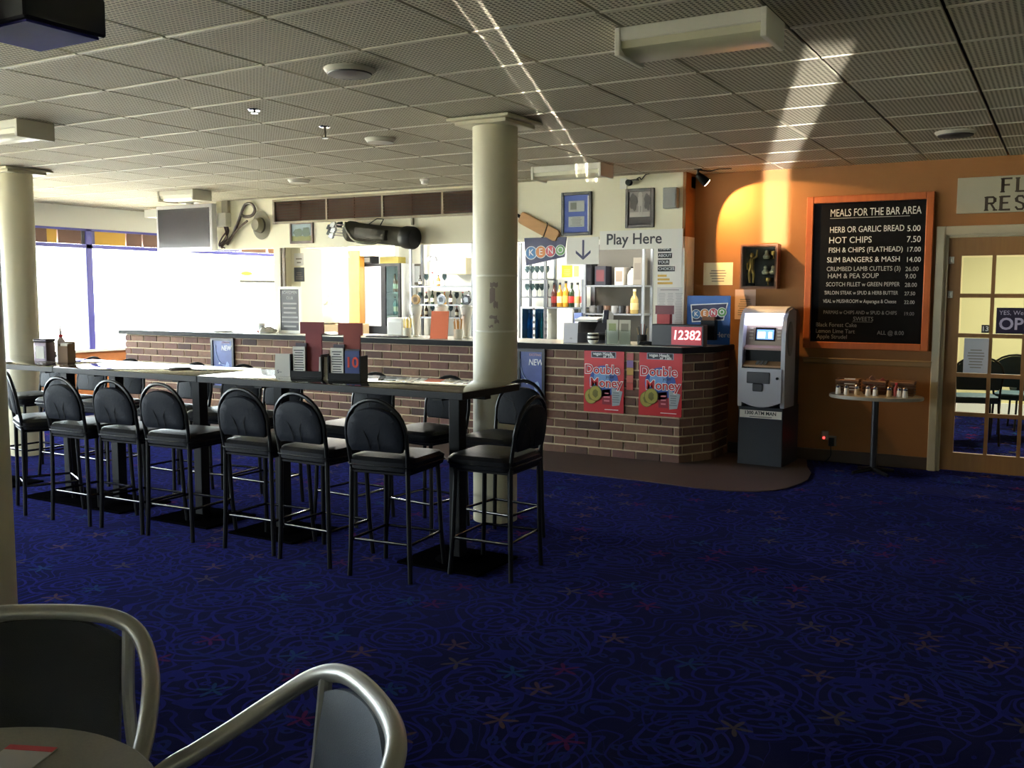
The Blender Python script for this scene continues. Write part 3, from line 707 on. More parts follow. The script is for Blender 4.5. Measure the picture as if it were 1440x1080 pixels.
sprinkler(-4.37, 4.41, 'flat chrome fire sprinkler on the ceiling, above the high tables', 0.02)
sprinkler(-4.40, 5.09, 'fire sprinkler with a hanging dark stem, left of the column', 0.075)
t = thing('smoke_detector', 'small white detector on the ceiling in front of the vent grille', 'detector', (-5.57, 7.91, ZC))
b = nb(); lathe(b, [(0.02, -0.055), (0.035, -0.045), (0.035, -0.02)], 16); obj('sensor', b, WHITE, t)
b = nb(); lathe(b, [(0.045, -0.02), (0.05, 0)], 16); obj('base', b, WHITE, t)
# box hung from the ceiling, top left corner
t = thing('ceiling_projector', 'dark blue box on a silver bracket hung from the ceiling, top left corner', 'projector', (-3.10, 2.12, ZC))
b = nb(); bx(b, -0.22, 0.15, -0.15, 0.16, -0.23, -0.10, bev=0.008); obj('body', b, M('dark_blue_case', '12121a', 0.5), t)
b = nb(); bx(b, -0.20, 0.13, -0.13, 0.14, -0.238, -0.23); obj('underside_panel', b, M('violet_panel', '34347c', 0.85, spec=0.05), t, smooth=False)
b = nb(); bx(b, -0.17, -0.05, -0.07, 0.07, -0.10, -0.085); tube(b, [(-0.11, 0, -0.09), (-0.11, 0, 0)], 0.02, 12); bx(b, -0.18, -0.04, -0.07, 0.07, -0.008, 0); obj('bracket', b, CHROME, t)
b = nb(); lathe(b, [(0.04, 0), (0.04, 0.03)], 18, T=Matrix.Translation((-0.08, -0.15, -0.165)) @ Matrix.Rotation(PI/2, 4, 'X')); obj('lens', b, BLACK, t)

# ------------------------------------------------------------------ things on the bulkhead (face at YK)
def at(x, y, Y=YK): return ony(x, y, Y)
# louvred vent, panel by panel
v0, v1 = at(388, 285), at(663, 270)
t = thing('vent_grille', 'long brown louvred vent grille high above the bar', 'vent', (v0.x, YK, 2.345)); LV = v1.x-v0.x; HV = 0.235
VF = M('vent_frame', '8c8068', 0.5); VS = M('vent_slat', '34221a', 0.85, spec=0.03)
b = nb(); bx(b, 0, LV+0.5, -0.012, -0.002, 0.0, HV); obj('backing', b, M('vent_dark', '16100c', 0.9), t, smooth=False)
b = nb(); bx(b, -0.03, LV+0.53, -0.03, 0, -0.025, 0.0); bx(b, -0.03, LV+0.53, -0.03, 0, HV, HV+0.025); bx(b, -0.03, 0, -0.03, 0, 0, HV); bx(b, LV+0.5, LV+0.53, -0.03, 0, 0, HV)
obj('frame', b, VF, t, smooth=False)
pw = 0.80; n_p = 4
for k in range(1, 5):
    b = nb(); bx(b, k*pw-0.012, k*pw+0.012, -0.03, -0.012, 0, HV); obj('mullion', b, VF, t, smooth=False)
    b = nb(); bx(b, k*pw-0.4-0.005, k*pw-0.4+0.005, -0.026, -0.012, 0, HV); obj('divider', b, VS, t, smooth=False)
q = nb(); bx(q, 0.014, pw-0.014, -0.024, -0.012, -0.0075, 0.0075); slm = bpy.data.meshes.new('slat'); q.to_mesh(slm); q.free(); slm.materials.append(VS)
for k in range(n_p):
    for j in range(7): obj('slat', slm, None, t, loc=(k*pw, 0, 0.02+j*0.0325))
def frame(name, label, cat, px0, py0, px1, py1, Y, fw, fmat, inner, depth=0.02, mat_in=None, inset=0.0):
    a, c = ony(px0, py1, Y), ony(px1, py0, Y)
    w_, h_ = c.x-a.x, c.z-a.z; t = thing(name, label, cat, (a.x, Y, a.z))
    b = nb(); bx(b, 0, fw, -depth, 0, 0, h_, bev=0.003); bx(b, w_-fw, w_, -depth, 0, 0, h_, bev=0.003); bx(b, fw, w_-fw, -depth, 0, 0, fw, bev=0.003); bx(b, fw, w_-fw, -depth, 0, h_-fw, h_, bev=0.003)
    obj('frame', b, fmat, t)
    b = nb(); bx(b, fw*0.8, w_-fw*0.8, -depth*0.5, -0.001, fw*0.8, h_-fw*0.8); obj('picture', b, inner, t, smooth=False)
    return t, w_, h_, -depth*0.5
def patch(parent, x0, x1, z0, z1, y, mat, name='print'):
    b = nb(); bx(b, x0, x1, y-0.0012, y, z0, z1); return obj(name, b, mat, parent, smooth=False)
def blob(parent, cx, cz, rx, rz_, y, mat, name='print', n=14, wob=0.0, th=0.0012):
    b = nb(); prism(b, [(cx+rx*math.cos(a)*(1+wob*math.sin(5*a+cx*90)), cz+rz_*math.sin(a)*(1+wob*math.cos(4*a+cz*70))) for a in [2*PI*i/n for i in range(n)]], y-th, y, ax='y'); return obj(name, b, mat, parent, smooth=False)
DKF = M('dark_frame', '2c2018', 0.4)
t, w_, h_, y_ = frame('framed_picture', 'small framed landscape picture left below the vent grille', 'picture', 409, 311, 441, 343, YK, 0.028, M('brown_frame', '4a3020', 0.4), M('sky_print', '8fa0a8', 0.6))
patch(t, 0.03, w_-0.03, 0.03, h_*0.35, y_, M('grass_print', '7a7c48', 0.7)); blob(t, w_*0.35, h_*0.5, 0.07, 0.05, y_-0.001, M('tree_print', '4c5c50', 0.7), wob=0.15); blob(t, w_*0.7, h_*0.52, 0.06, 0.06, y_-0.001, M('tree_print'), wob=0.15)
t, w_, h_, y_ = frame('framed_certificate', 'dark framed blue mount holding two grey newspaper cuttings', 'picture', 790, 269, 833, 332, YK, 0.03, M('blackbrown_frame', '1c1814', 0.4), M('blue_mount', '2c4696', 0.6))
patch(t, w_*0.24, w_*0.76, h_*0.55, h_*0.8, y_, M('cutting', 'b8bcb8', 0.7)); patch(t, w_*0.24, w_*0.76, h_*0.2, h_*0.44, y_, M('cutting')); patch(t, w_*0.3, w_*0.5, h_*0.6, h_*0.76, y_-0.0012, M('photo_grey', '70746c', 0.7)); patch(t, w_-0.045, w_-0.03, 0.04, h_-0.04, y_, PAPER)
grey_lines(t, w_*0.28, w_*0.72, h_*0.22, h_*0.42, 6, y_-0.0013, M('photo_grey'))
t, w_, h_, y_ = frame('framed_photograph', 'dark framed black and white photograph of a standing sportsman', 'picture', 880, 264, 921, 321, YK, 0.03, DKF, M('photo_mount', '241c18', 0.6))
patch(t, w_*0.14, w_*0.86, h_*0.27, h_*0.92, y_, M('photo_mid', '8c8880', 0.7)); blob(t, w_*0.28, h_*0.66, 0.04, 0.08, y_-0.0012, M('photo_dark', '3c3834', 0.7), wob=0.2); blob(t, w_*0.76, h_*0.65, 0.032, 0.08, y_-0.0012, M('photo_dark'), wob=0.2)
patch(t, w_*0.15, w_*0.85, h_*0.28, h_*0.40, y_-0.0012, M('photo_pale', 'b8b4ac', 0.7)); blob(t, w_*0.52, h_*0.84, 0.022, 0.026, y_-0.0024, M('photo_pale')); patch(t, w_*0.44, w_*0.6, h_*0.55, h_*0.79, y_-0.0024, M('photo_pale')); patch(t, w_*0.46, w_*0.51, h_*0.33, h_*0.56, y_-0.0024, M('photo_pale')); patch(t, w_*0.55, w_*0.6, h_*0.33, h_*0.56, y_-0.0024, M('photo_pale'))
a, c = at(936, 294), at(956, 264); t = thing('wall_speaker', 'small plain grey box on the wall beside the orange bulkhead end', 'speaker', (a.x, YK, a.z))
b = nb(); bx(b, 0, c.x-a.x, -0.08, 0, 0, c.z-a.z, bev=0.006); obj('cabinet', b, M('grey_cabinet', '9a9c98', 0.6), t)
b = nb(); bx(b, 0.012, c.x-a.x-0.012, -0.086, -0.08, 0.012, c.z-a.z-0.012); obj('grille', b, M('grey_mesh', '8c8e8c', 0.7), t, smooth=False)
# security camera
p = at(886, 258); t = thing('security_camera', 'small black security camera on a white wall plate above the photograph', 'camera', (p.x, YK, p.z))
b = nb(); bx(b, -0.1, -0.03, -0.012, 0, -0.05, 0.05); obj('wall_plate', b, WHITE, t, smooth=False)
b = nb(); tube(b, [(0.0, -0.02, -0.005), (0.02, -0.06, 0.0), (0.02, -0.10, 0.0)], [0.02, 0.03, 0.028], 12); obj('lens_body', b, BLACK, t)
b = nb(); tube(b, [(0.02, -0.06, 0.02), (0.06, -0.02, 0.03), (0.09, 0, 0.03)], 0.008, 8); obj('arm', b, CHROME, t)
b = nb(); tube(b, smooth_path([(0.06, -0.01, 0.03), (0.10, -0.01, 0.05), (0.12, -0.01, 0.03), (0.16, -0.01, 0.07), (0.21, -0.01, 0.08)], 5), 0.005, 6); obj('cable', b, BLACK, t)
# cricket bat
a, c = at(733, 305), at(787, 334); d = c-a; L = d.length; ang = math.atan2(d.z, d.x)
t = thing('cricket_bat', 'wooden cricket bat mounted at a slant on the wall beside the blue certificate', 'bat', (a.x, YK-0.005, a.z), rot=(0, -ang, 0))
b = nb(); prism(b, [(0, -0.05), (0.03, -0.062), (L-0.03, -0.062), (L, -0.045), (L, 0.045), (L-0.03, 0.062), (0.03, 0.062), (0, 0.05)], -0.035, 0, ax='y'); bmesh.ops.bevel(b, geom=b.edges[:], offset=0.008, segments=2, affect='EDGES'); obj('blade', b, BATW, t)
b = nb(); tube(b, [(0.02, -0.018, 0), (-0.3, -0.018, 0)], 0.017, 12); obj('handle', b, BLACK, t)
b = nb(); tube(b, smooth_path([(L*0.62, -0.02, 0.075), (L*0.68, -0.045, 0.06), (L*0.70, -0.045, -0.06), (L*0.64, -0.01, -0.08)], 5), 0.005, 6); obj('hook', b, BLACK, t)
# golf bag with clubs
a, c = at(500, 326), at(594, 336); d = c-a; L = d.length; ang = math.atan2(d.z, d.x)
t = thing('golf_bag', 'worn black golf bag hung lengthwise on the wall with clubs sticking out', 'golf bag', (a.x, YK-0.13, a.z), rot=(0, -ang, 0))
BAG = M('worn_leather', '2e2b22', 0.65, noise=0.4, nscale=14, spec=0.25)
TX = Matrix.Rotation(PI/2, 4, 'Y')
b = nb(); lathe(b, [(0.10, 0), (0.115, 0.02), (0.115, 0.1), (0.105, 0.13), (0.10, L*0.5), (0.105, L-0.17), (0.10, L-0.15)], 20, T=TX); obj('body', b, BAG, t)
b = nb(); lathe(b, [(0.115, L-0.15), (0.122, L-0.12), (0.122, L-0.02), (0.11, L)], 20, T=TX); obj('base_cup', b, BLACK, t)
b = nb(); bx(b, 0.2, L-0.3, -0.15, -0.06, -0.06, 0.06, bev=0.02, seg=2); obj('pocket', b, BAG, t)
b = nb(); tube(b, smooth_path([(0.04, -0.1, 0.09), (0.1, -0.15, 0.02), (0.25, -0.17, -0.09), (0.45, -0.13, -0.10), (0.55, -0.1, -0.06)], 5), 0.016, 8); obj('strap', b, M('olive_strap', '4c4a38', 0.6), t)
b = nb(); tube(b, [(0.3, -0.02, 0.10), (0.33, 0.08, 0.17), (0.42, 0.08, 0.17), (0.46, -0.02, 0.10)], 0.006, 6); obj('hanger', b, BLACK, t)
for k, (dy, dz, ln, dk) in enumerate(((-0.04, 0.06, 0.16, 0), (0.0, 0.03, 0.24, 1), (-0.05, 0.0, 0.14, 0), (0.03, -0.03, 0.26, 1), (-0.03, -0.06, 0.18, 0), (0.02, 0.07, 0.12, 1))):
    cl = thing('golf_club', 'golf club %s in the bag, %s of six counted downwards' % ('with a dark head' if dk else 'with a chrome iron head', ORD[k]), 'golf club', t.location, rot=(0, -ang, 0), group='golf clubs in the bag')
    b = nb(); tube(b, [(0.1, dy, dz), (-ln, dy, dz)], 0.006, 6); obj('shaft', b, CHROME, cl)
    b = nb(); prism(b, [(-ln-0.07, dz-0.03), (-ln-0.01, dz-0.045), (-ln+0.015, dz-0.01), (-ln+0.01, dz+0.03), (-ln-0.05, dz+0.02)], dy-0.02, dy+0.015, ax='y'); bmesh.ops.bevel(b, geom=b.edges[:], offset=0.006, segments=1, affect='EDGES'); obj('head', b, BLACK if dk else CHROME, cl)
b = nb(); pk = at(581, 310); bx(b, -0.012, 0.012, -0.03, 0, -0.05, 0.05, bev=0.003); tag(obj('wall_bracket', b, M('grey_bracket', '7c7868', 0.5), None, loc=(pk.x, YK, pk.z)), 'tiny grey metal bracket on the wall above the golf bag', 'bracket')
# felt hat
p = at(369, 317); TH = Matrix.Rotation(PI/2, 4, 'X') @ Matrix.Rotation(R(6), 4, 'Y')
t = thing('felt_hat', 'grey felt brimmed hat hung on the white wall left of the vent', 'hat', (p.x, YK-0.012, p.z))
b = nb(); prof = [(0.185, 0.0), (0.19, 0.006), (0.15, 0.012), (0.105, 0.016), (0.10, 0.05), (0.095, 0.10), (0.075, 0.125), (0.03, 0.12)]
lathe(b, [(r_*0.85, z) for r_, z in prof], 28, T=Matrix.Diagonal((0.8, 1, 1.05, 1)) @ TH); obj('felt', b, M('grey_felt', '8c8878', 0.85), t)
b = nb(); lathe(b, [(0.0895, 0.018), (0.0895, 0.045), (0.087, 0.046)], 28, T=Matrix.Diagonal((0.8, 1, 1.05, 1)) @ TH); obj('hat_band', b, M('dark_band', '4a463e', 0.7), t)
# coiled stock whip and cables
W0 = [at(x, y) for x, y in ((322, 344), (330, 330), (338, 312), (343, 297), (348, 288), (356, 287), (361, 295), (357, 303), (348, 305), (343, 303))]
t = thing('coiled_whip', 'dark plaited stock whip with a looped lash hung on the wall', 'whip', (W0[0].x, YK-0.03, W0[0].z))
LEA = M('dark_leather', '3c2e24', 0.5)
b = nb(); tube(b, smooth_path([Vector((p.x-W0[0].x, 0, p.z-W0[0].z)) for p in W0], 5), 0.018, 8); obj('lash', b, LEA, t)
W1 = [at(x, y) for x, y in ((316, 347), (327, 336), (340, 321), (352, 311))]
b = nb(); tube(b, smooth_path([Vector((p.x-W0[0].x, -0.02, p.z-W0[0].z)) for p in W1], 5), 0.014, 8); obj('handle', b, LEA, t)
t2 = thing('cable_bundle', 'tangle of dark leads hanging below the white box beside the television', 'cables', (W0[0].x, YK-0.04, W0[0].z))
for k in range(5):
    pts = [at(x+random.uniform(-3, 3), y) for x, y in ((320, 311), (325, 322+k*2), (316+k*3, 335), (309+k*2, 345), (318, 349))]
    b = nb(); tube(b, smooth_path([Vector((p.x-W0[0].x, -0.02*k*0.3, p.z-W0[0].z)) for p in pts], 4), 0.009, 6); obj('lead', b, M('maroon_lead', '3a2428', 0.5), t2)
# TV hung from the ceiling
YT = 8.42; a, c = ony(224, 355, YT), ony(300, 286, YT)
t = thing('television', 'dark screen television with silver surround hung left of the bulkhead', 'television', ((a.x+c.x)/2, YT, 0)); hw = (c.x-a.x)/2; z0, z1 = a.z, c.z
b = nb(); bx(b, -hw, hw, -0.03, 0.05, z0, z1, bev=0.008, seg=2); bx(b, -hw*0.7, hw*0.7, 0.05, 0.10, z0+0.1, z1-0.1); obj('casing', b, M('silver_bezel', 'c4c4c8', 0.35, 0.3), t)
b = nb(); bx(b, -hw+0.035, hw-0.045, -0.034, -0.03, z0+0.05, z1-0.045); obj('screen', b, M('dark_screen', '2c2a30', 0.22), t, smooth=False)
b = nb(); bx(b, -0.05, 0.05, 0.06, 0.10, z1-0.2, ZC); bx(b, -0.15, 0.15, 0.03, 0.13, ZC-0.012, ZC); obj('ceiling_bracket', b, FLB, t, smooth=False)
a, c = at(303, 320), at(319, 300); t = thing('set_top_box', 'white plastic box on the wall right of the television', 'box', (a.x+0.1, YK, a.z))
b = nb(); bx(b, 0, 0.18, -0.10, 0, 0, c.z-a.z, bev=0.006); obj('case', b, WHITE, t)
b = nb(); bx(b, 0.06, 0.17, -0.05, 0, c.z-a.z, c.z-a.z+0.16, bev=0.006); obj('upper_case', b, M('beige_plastic', 'a8a08c', 0.5), t)

# signs hanging under the bulkhead at the keno counter
def ball(parent, x, z, r, y, ring, col, ch, sz):
    blob(parent, x, z, r, r, y, WTXT, 'ball_ring', 20); blob(parent, x, z, r*0.88, r*0.88, y-0.0012, col, 'ball', 20); text(ch, sz, (x, y-0.003, z), WTXT, parent, bold=0.001)
YS = YK-0.02
KB, KO, KR, KG = M('keno_blue', '2a6ca8', 0.4), M('keno_orange', 'c87830', 0.4), M('keno_red', 'b83040', 0.4), M('keno_green', '4c8c40', 0.4)
a, c = ony(738, 368, YS), ony(797, 336, YS)
t = thing('keno_sign', 'dark blue tilted KENO sign with four coloured letter balls under the bulkhead', 'sign', (a.x, YS, a.z)); W_ = c.x-a.x; H_ = c.z-a.z
b = nb(); prism(b, [(0.02, -0.04), (W_-0.02, 0.04), (W_, H_+0.02), (0.0, H_+0.02)], -0.012, 0, ax='y'); obj('board', b, NAVY, t, smooth=False)
for k, (ch, col) in enumerate((('K', KB), ('E', KO), ('N', KR), ('O', KG))): ball(t, W_*(0.17+0.235*k), H_*(0.40+0.03*k), 0.068-0.004*k, -0.012-0.0026*k, WTXT, col, ch, 0.09)
a, c = ony(797, 372, YS), ony(842, 333, YS)
t = thing('arrow_sign', 'white sign with a dark blue arrow pointing down, right of the KENO sign', 'sign', (a.x+0.004, YS, a.z)); W_ = c.x-a.x; H_ = c.z-a.z
b = nb(); bx(b, 0, W_, -0.010, 0, 0, H_); obj('board', b, WHITE, t, smooth=False)
b = nb(); bx(b, W_*0.52-0.010, W_*0.52+0.010, -0.0115, -0.010, H_*0.25, H_*0.9); 
for s in (-1, 1): prism(b, [(W_*0.52, H_*0.16), (W_*0.52, H_*0.27), (W_*0.52+s*0.08, H_*0.52), (W_*0.52+s*0.08, H_*0.41)], -0.0115, -0.010, ax='y')
obj('arrow', b, NAVY, t, smooth=False)
a, c = ony(843, 350, YS), ony(960, 323, YS)
t = thing('play_here_sign', 'white sign reading Play Here above the keno counter', 'sign', (a.x+0.006, YS, a.z)); W_ = c.x-a.x; H_ = c.z-a.z
b = nb(); bx(b, 0, W_, -0.010, 0, -0.01, H_+0.01); obj('board', b, WHITE, t, smooth=False)
text('Play Here', 0.145, (W_*0.42, -0.0112, H_*0.52), INK, t, bold=0.002)
# notices on the white panel
YP = YK+0.01; a, c = ony(922, 402, YP), ony(961, 345, YP)
t = thing('notice_poster', 'white poster reading think about your choices in black boxes', 'poster', (a.x+0.01, YP, a.z)); W_ = c.x-a.x-0.02; H_ = c.z-a.z
b = nb(); bx(b, 0, W_, -0.003, 0, 0, H_); obj('sheet', b, PAPER, t, smooth=False)
for k, (s_, wd) in enumerate((('THINK', 0.13), ('ABOUT', 0.14), ('YOUR', 0.115), ('CHOICES', 0.17))):
    z = H_-0.03-k*0.062; patch(t, 0.01, 0.01+wd, z-0.024, z+0.024, -0.003, BLACK, 'black_box'); text(s_, 0.038, (0.01+wd/2, -0.0048, z), WTXT, t)
for k, wd in enumerate((0.09, 0.12, 0.15)): patch(t, 0.01, 0.01+wd, 0.085-k*0.035, 0.105-k*0.035, -0.003, M('amber_print', 'c8a040', 0.6), 'amber_line')
a, c = ony(922, 468, YP), ony(961, 404, YP)
t = thing('notice_sheet', 'tall white sheet of small print pinned below the choices poster', 'poster', (a.x+0.01, YP, a.z)); W_ = c.x-a.x-0.02; H_ = c.z-a.z
b = nb(); bx(b, 0, W_, -0.002, 0, 0, H_); obj('sheet', b, M('grey_paper', 'd4d2d0', 0.8), t, smooth=False)
for k in range(3): grey_lines(t, 0.01+k*0.085, 0.085+k*0.085, 0.05, H_-0.05, 22, -0.0021, M('faint_ink', 'a8a6a8', 0.8))
grey_lines(t, 0.02, W_-0.02, H_-0.032, H_-0.018, 1, -0.0021)

# ------------------------------------------------------------------ spot lamp on the orange wall
p = Vector((-2.92, 8.46, 2.55)); q = p+Vector((0.5, 0.4, -0.5))
t = thing('spot_lamp', 'small clamp spotlight shining on the orange wall beside the bulkhead', 'spotlight', p)
dr = (q-p).normalized()
b = nb(); tube(b, [Vector((0, 0, 0))-dr*0.05, dr*0.0, dr*0.07], [0.025, 0.035, 0.042], 16); obj('lamp_head', b, BLACK, t)
b = nb(); tube(b, [dr*0.0705, dr*0.073], 0.038, 16); obj('bulb', b, M('hot_bulb', 'ffe2b0', 0.5, emit=15, ecol='ffdca8'), t)
b = nb(); tube(b, [(0, 0, 0), (-0.03, 0.0, 0.03), (-0.03, 0, 0.08)], 0.01, 8); bx(b, -0.06, 0.0, -0.03, 0.03, 0.074, 0.08); obj('bracket', b, BLACK, t)
b = nb(); tube(b, smooth_path([(-0.03, 0, 0.07), (0.06, 0.05, 0.06), (0.14, 0.05, 0.07), (0.25, 0.1, 0.076)], 5), 0.005, 6); obj('flex', b, BLACK, t)
light('spot_lamp_light', 'SPOT', p+dr*0.08, 34, (1.0, 0.60, 0.22), target=p+Vector((0.5, 0.4, -0.5)), spot_size=R(83), spot_blend=0.08, shadow_soft_size=0.02)
# ------------------------------------------------------------------ things on the orange wall
# menu chalkboard
a, c = ony(1129, 489, YW-0.03), ony(1315, 269, YW-0.03)
t = thing('chalkboard', 'large timber framed menu chalkboard headed meals for the bar area', 'chalkboard', (a.x, YW, a.z)); W_ = c.x-a.x; H_ = c.z-a.z
b = nb(); bx(b, 0.05, W_-0.05, -0.02, 0, 0.05, H_-0.05); obj('slate', b, M('slate_black', '0a0a0c', 0.8, noise=0.4, nscale=5, spec=0.1), t, smooth=False)
for q in ((0, 0.06, 0, H_), (W_-0.06, W_, 0, H_), (0.06, W_-0.06, 0, 0.06), (0.06, W_-0.06, H_-0.06, H_)):
    b = nb(); bx(b, q[0], q[1], -0.045, 0, q[2], q[3], bev=0.005); obj('frame_rail', b, TIMBER, t)
CH = [M('chalk', 'd8d8d4', 0.9), M('chalk_soft', 'a8a8a6', 0.9), M('chalk_faint', '6c6c6c', 0.9)]
rows = [(298, 'MEALS FOR THE BAR AREA', '', 0.092, 0, 0.19), (322, 'HERB OR GARLIC BREAD', '5.00', 0.074, 0, 0.19), (337, 'HOT CHIPS', '7.50', 0.078, 0, 0.185), (351, 'FISH & CHIPS (FLATHEAD)', '17.00', 0.062, 0, 0.185), (365, 'SLIM BANGERS & MASH', '14.00', 0.064, 0, 0.175), (378, 'CRUMBED LAMB CUTLETS (3)', '26.00', 0.056, 1, 0.175), (388, 'HAM & PEA SOUP', '9.00', 0.06, 1, 0.185), (400, 'SCOTCH FILLET w GREEN PEPPER', '28.00', 0.052, 1, 0.175), (412, 'SIRLOIN STEAK w SPUD & HERB BUTTER', '27.50', 0.046, 1, 0.165), (424, 'VEAL w MUSHROOM w Asparagus & Cheese', '22.00', 0.045, 1, 0.155), (440, 'PARMAS w CHIPS AND w SPUD & CHIPS', '19.00', 0.045, 2, 0.16), (449, '             SWEETS', '', 0.052, 2, 0.24), (458, 'Black Forest Cake', '', 0.052, 2, 0.10), (467, 'Lemon Lime Tart', 'ALL @ 8.00', 0.052, 2, 0.10), (475, 'Apple Strudel', '', 0.052, 2, 0.11)]
for y_px, s_, pr, sz, ci, x0 in rows:
    z = ony(1230, y_px, YW-0.02).z-a.z
    o = text(s_, sz, (x0*W_, -0.0206, z), CH[ci], t, align='LEFT', name='chalk_writing', sx=0.92); wmax = (0.585 if pr else 0.71)*W_
    d = o.dimensions.x
    bpy.context.view_layer.update()
    if o.dimensions.x > wmax: o.scale = (0.92*wmax/o.dimensions.x, 1, 1)
    if pr: text(pr, sz*0.95, ((0.80 if len(pr) < 7 else 0.60)*W_, -0.0206, z-0.006), CH[ci], t, align='LEFT', name='chalk_writing', sx=0.9)
z = ony(1230, 305, YW-0.02).z-a.z; patch(t, 0.19*W_, 0.82*W_, z-0.003, z+0.001, -0.0202, CH[1], 'chalk_line')
z = ony(1230, 453, YW-0.02).z-a.z; patch(t, 0.40*W_, 0.56*W_, z-0.002, z+0.001, -0.0202, CH[2], 'chalk_line')
# display case with ornaments
YD = YW-0.11; a, c = ony(1040, 406, YD), ony(1094, 343, YD)
t = thing('display_case', 'small glass fronted timber display case on the orange wall', 'display case', (a.x, YW, a.z)); W_ = c.x-a.x; H_ = c.z-a.z
CASE = wood_mat('case_timber', '7c4a28', '5c3018')
b = nb(); bx(b, 0, 0.025, -0.11, 0, 0, H_); bx(b, W_-0.025, W_, -0.11, 0, 0, H_); bx(b, 0.025, W_-0.025, -0.11, 0, 0, 0.025); bx(b, 0.025, W_-0.025, -0.11, 0, H_-0.025, H_); obj('carcass', b, CASE, t, smooth=False)
b = nb(); bx(b, 0.025, W_-0.025, -0.008, 0, 0.025, H_-0.025); obj('back_panel', b, M('case_black', '120e0c', 0.7), t, smooth=False)
for z in (0.31*H_, 0.66*H_):
    b = nb(); bx(b, W_*0.5, W_-0.025, -0.09, -0.008, z-0.005, z); obj('shelf', b, GLASSG, t, smooth=False)
b = nb(); bx(b, 0.012, W_-0.012, -0.113, -0.110, 0.012, H_-0.012); obj('pane', b, GLASS, t, smooth=False)
ox, oz = a.x, a.z; GOLD = M('bronze_gold', 'b08848', 0.35, 0.8); IVO = M('ivory', 'd8ccb0', 0.4)
t = thing('statuette', 'tall bronze figure standing on the left inside the display case', 'statuette', (ox+W_*0.27, YW-0.06, oz+0.025))
b = nb(); lathe(b, [(0.035, 0), (0.035, 0.02), (0.014, 0.03)], 12); obj('plinth', b, BLACK, t)
b = nb(); tube(b, [(-0.012, 0, 0.03), (-0.02, 0, 0.11), (0.0, 0, 0.17), (0.0, 0, 0.24), (0, 0, 0.262)], [0.011, 0.015, 0.024, 0.026, 0.011], 8); tube(b, [(0.02, 0, 0.03), (0.022, 0, 0.11), (0.0, 0, 0.17)], [0.010, 0.014, 0.02], 8); tube(b, [(0.0, 0, 0.24), (0.045, 0, 0.27), (0.05, 0, 0.33)], [0.012, 0.010, 0.008], 8); tube(b, [(0.0, 0, 0.24), (-0.04, 0, 0.2), (-0.03, -0.02, 0.15)], [0.012, 0.010, 0.008], 8); lathe(b, [(0.004, 0.258), (0.018, 0.27), (0.02, 0.285), (0.012, 0.302), (0.002, 0.306)], 10); obj('figure', b, GOLD, t)
for k, (fx, z, kind, nm) in enumerate(((0.66, 0.662, 0, 'pale ornament on the top shelf of the display case, left'), (0.85, 0.662, 1, 'gilt cup ornament on the top shelf of the display case, right'), (0.64, 0.312, 0, 'ivory ornament on the lower shelf of the display case, left'), (0.84, 0.312, 0, 'ivory ornament on the lower shelf of the display case, right'), (0.72, 0.0, 1, 'gilt cup ornament on the floor of the display case'))):
    zz = oz+(0.025 if z == 0 else z*H_)
    t = thing('ornament', nm, 'ornament', (ox+W_*fx, YW-0.05, zz))
    b = nb()
    if kind: lathe(b, [(0.02, 0), (0.006, 0.012), (0.006, 0.03), (0.026, 0.045), (0.028, 0.075), (0.022, 0.075)], 12)
    else: lathe(b, [(0.012, 0), (0.03, 0.012), (0.034, 0.03), (0.02, 0.045), (0.014, 0.06), (0.018, 0.07), (0.008, 0.085)], 12)
    obj('body', b, GOLD if kind else IVO, t)
    b = nb(); lathe(b, [(0.022, -0.0), (0.022, 0.004)], 12); obj('foot', b, BLACK, t)
def sheet(name, label, cat, px0, py0, px1, py1, Y, mat, heads, n):
    a, c = ony(px0, py1, Y), ony(px1, py0, Y); t = thing(name, label, cat, (a.x, Y, a.z)); W_ = c.x-a.x; H_ = c.z-a.z
    b = nb(); bx(b, 0, W_, -0.002, 0, 0, H_); obj('sheet', b, mat, t, smooth=False)
    for s_, fz, sz in heads: text(s_, sz, (W_/2, -0.0028, H_*fz), INK, t)
    grey_lines(t, W_*0.15, W_*0.85, H_*0.12, H_*0.7, n, -0.0021, M('soft_ink', '8c8478', 0.8)); return t
sheet('notice', 'landscape cream notice pinned on the orange wall left of the display case', 'notice', 989, 369, 1031, 401, YW, M('cream_paper', 'e6dcb8', 0.8), [], 5)
sheet('notice', 'upright pale notice on the orange wall below the display case', 'notice', 1033, 407, 1063, 449, YW, M('pink_paper', 'd8b4a0', 0.8), [], 8)
# power point with a plug
p = ony(1165, 617, YW); t = thing('power_outlet', 'small power outlet with red light and black plug low on the wall', 'outlet', (p.x, YW, p.z))
b = nb(); bx(b, -0.06, 0.0, -0.012, 0, -0.01, 0.07, bev=0.003); bx(b, 0.0, 0.07, -0.012, 0, -0.06, 0.03, bev=0.003); obj('plate', b, M('grey_plate', '8c8078', 0.5), t)
b = nb(); bx(b, 0.01, 0.055, -0.05, -0.012, -0.06, 0.015, bev=0.005); obj('plug', b, BLACK, t)
b = nb(); bx(b, -0.046, -0.03, -0.015, -0.012, 0.0, 0.016); obj('red_switch', b, M('red_neon', 'ff3030', 0.4, emit=2.0), t, smooth=False)
b = nb(); tube(b, smooth_path([(0.03, -0.04, -0.06), (0.03, -0.05, -0.15), (-0.05, -0.04, -0.22), (-0.2, -0.04, -0.22)], 5), 0.005, 6); obj('cord', b, BLACK, t)

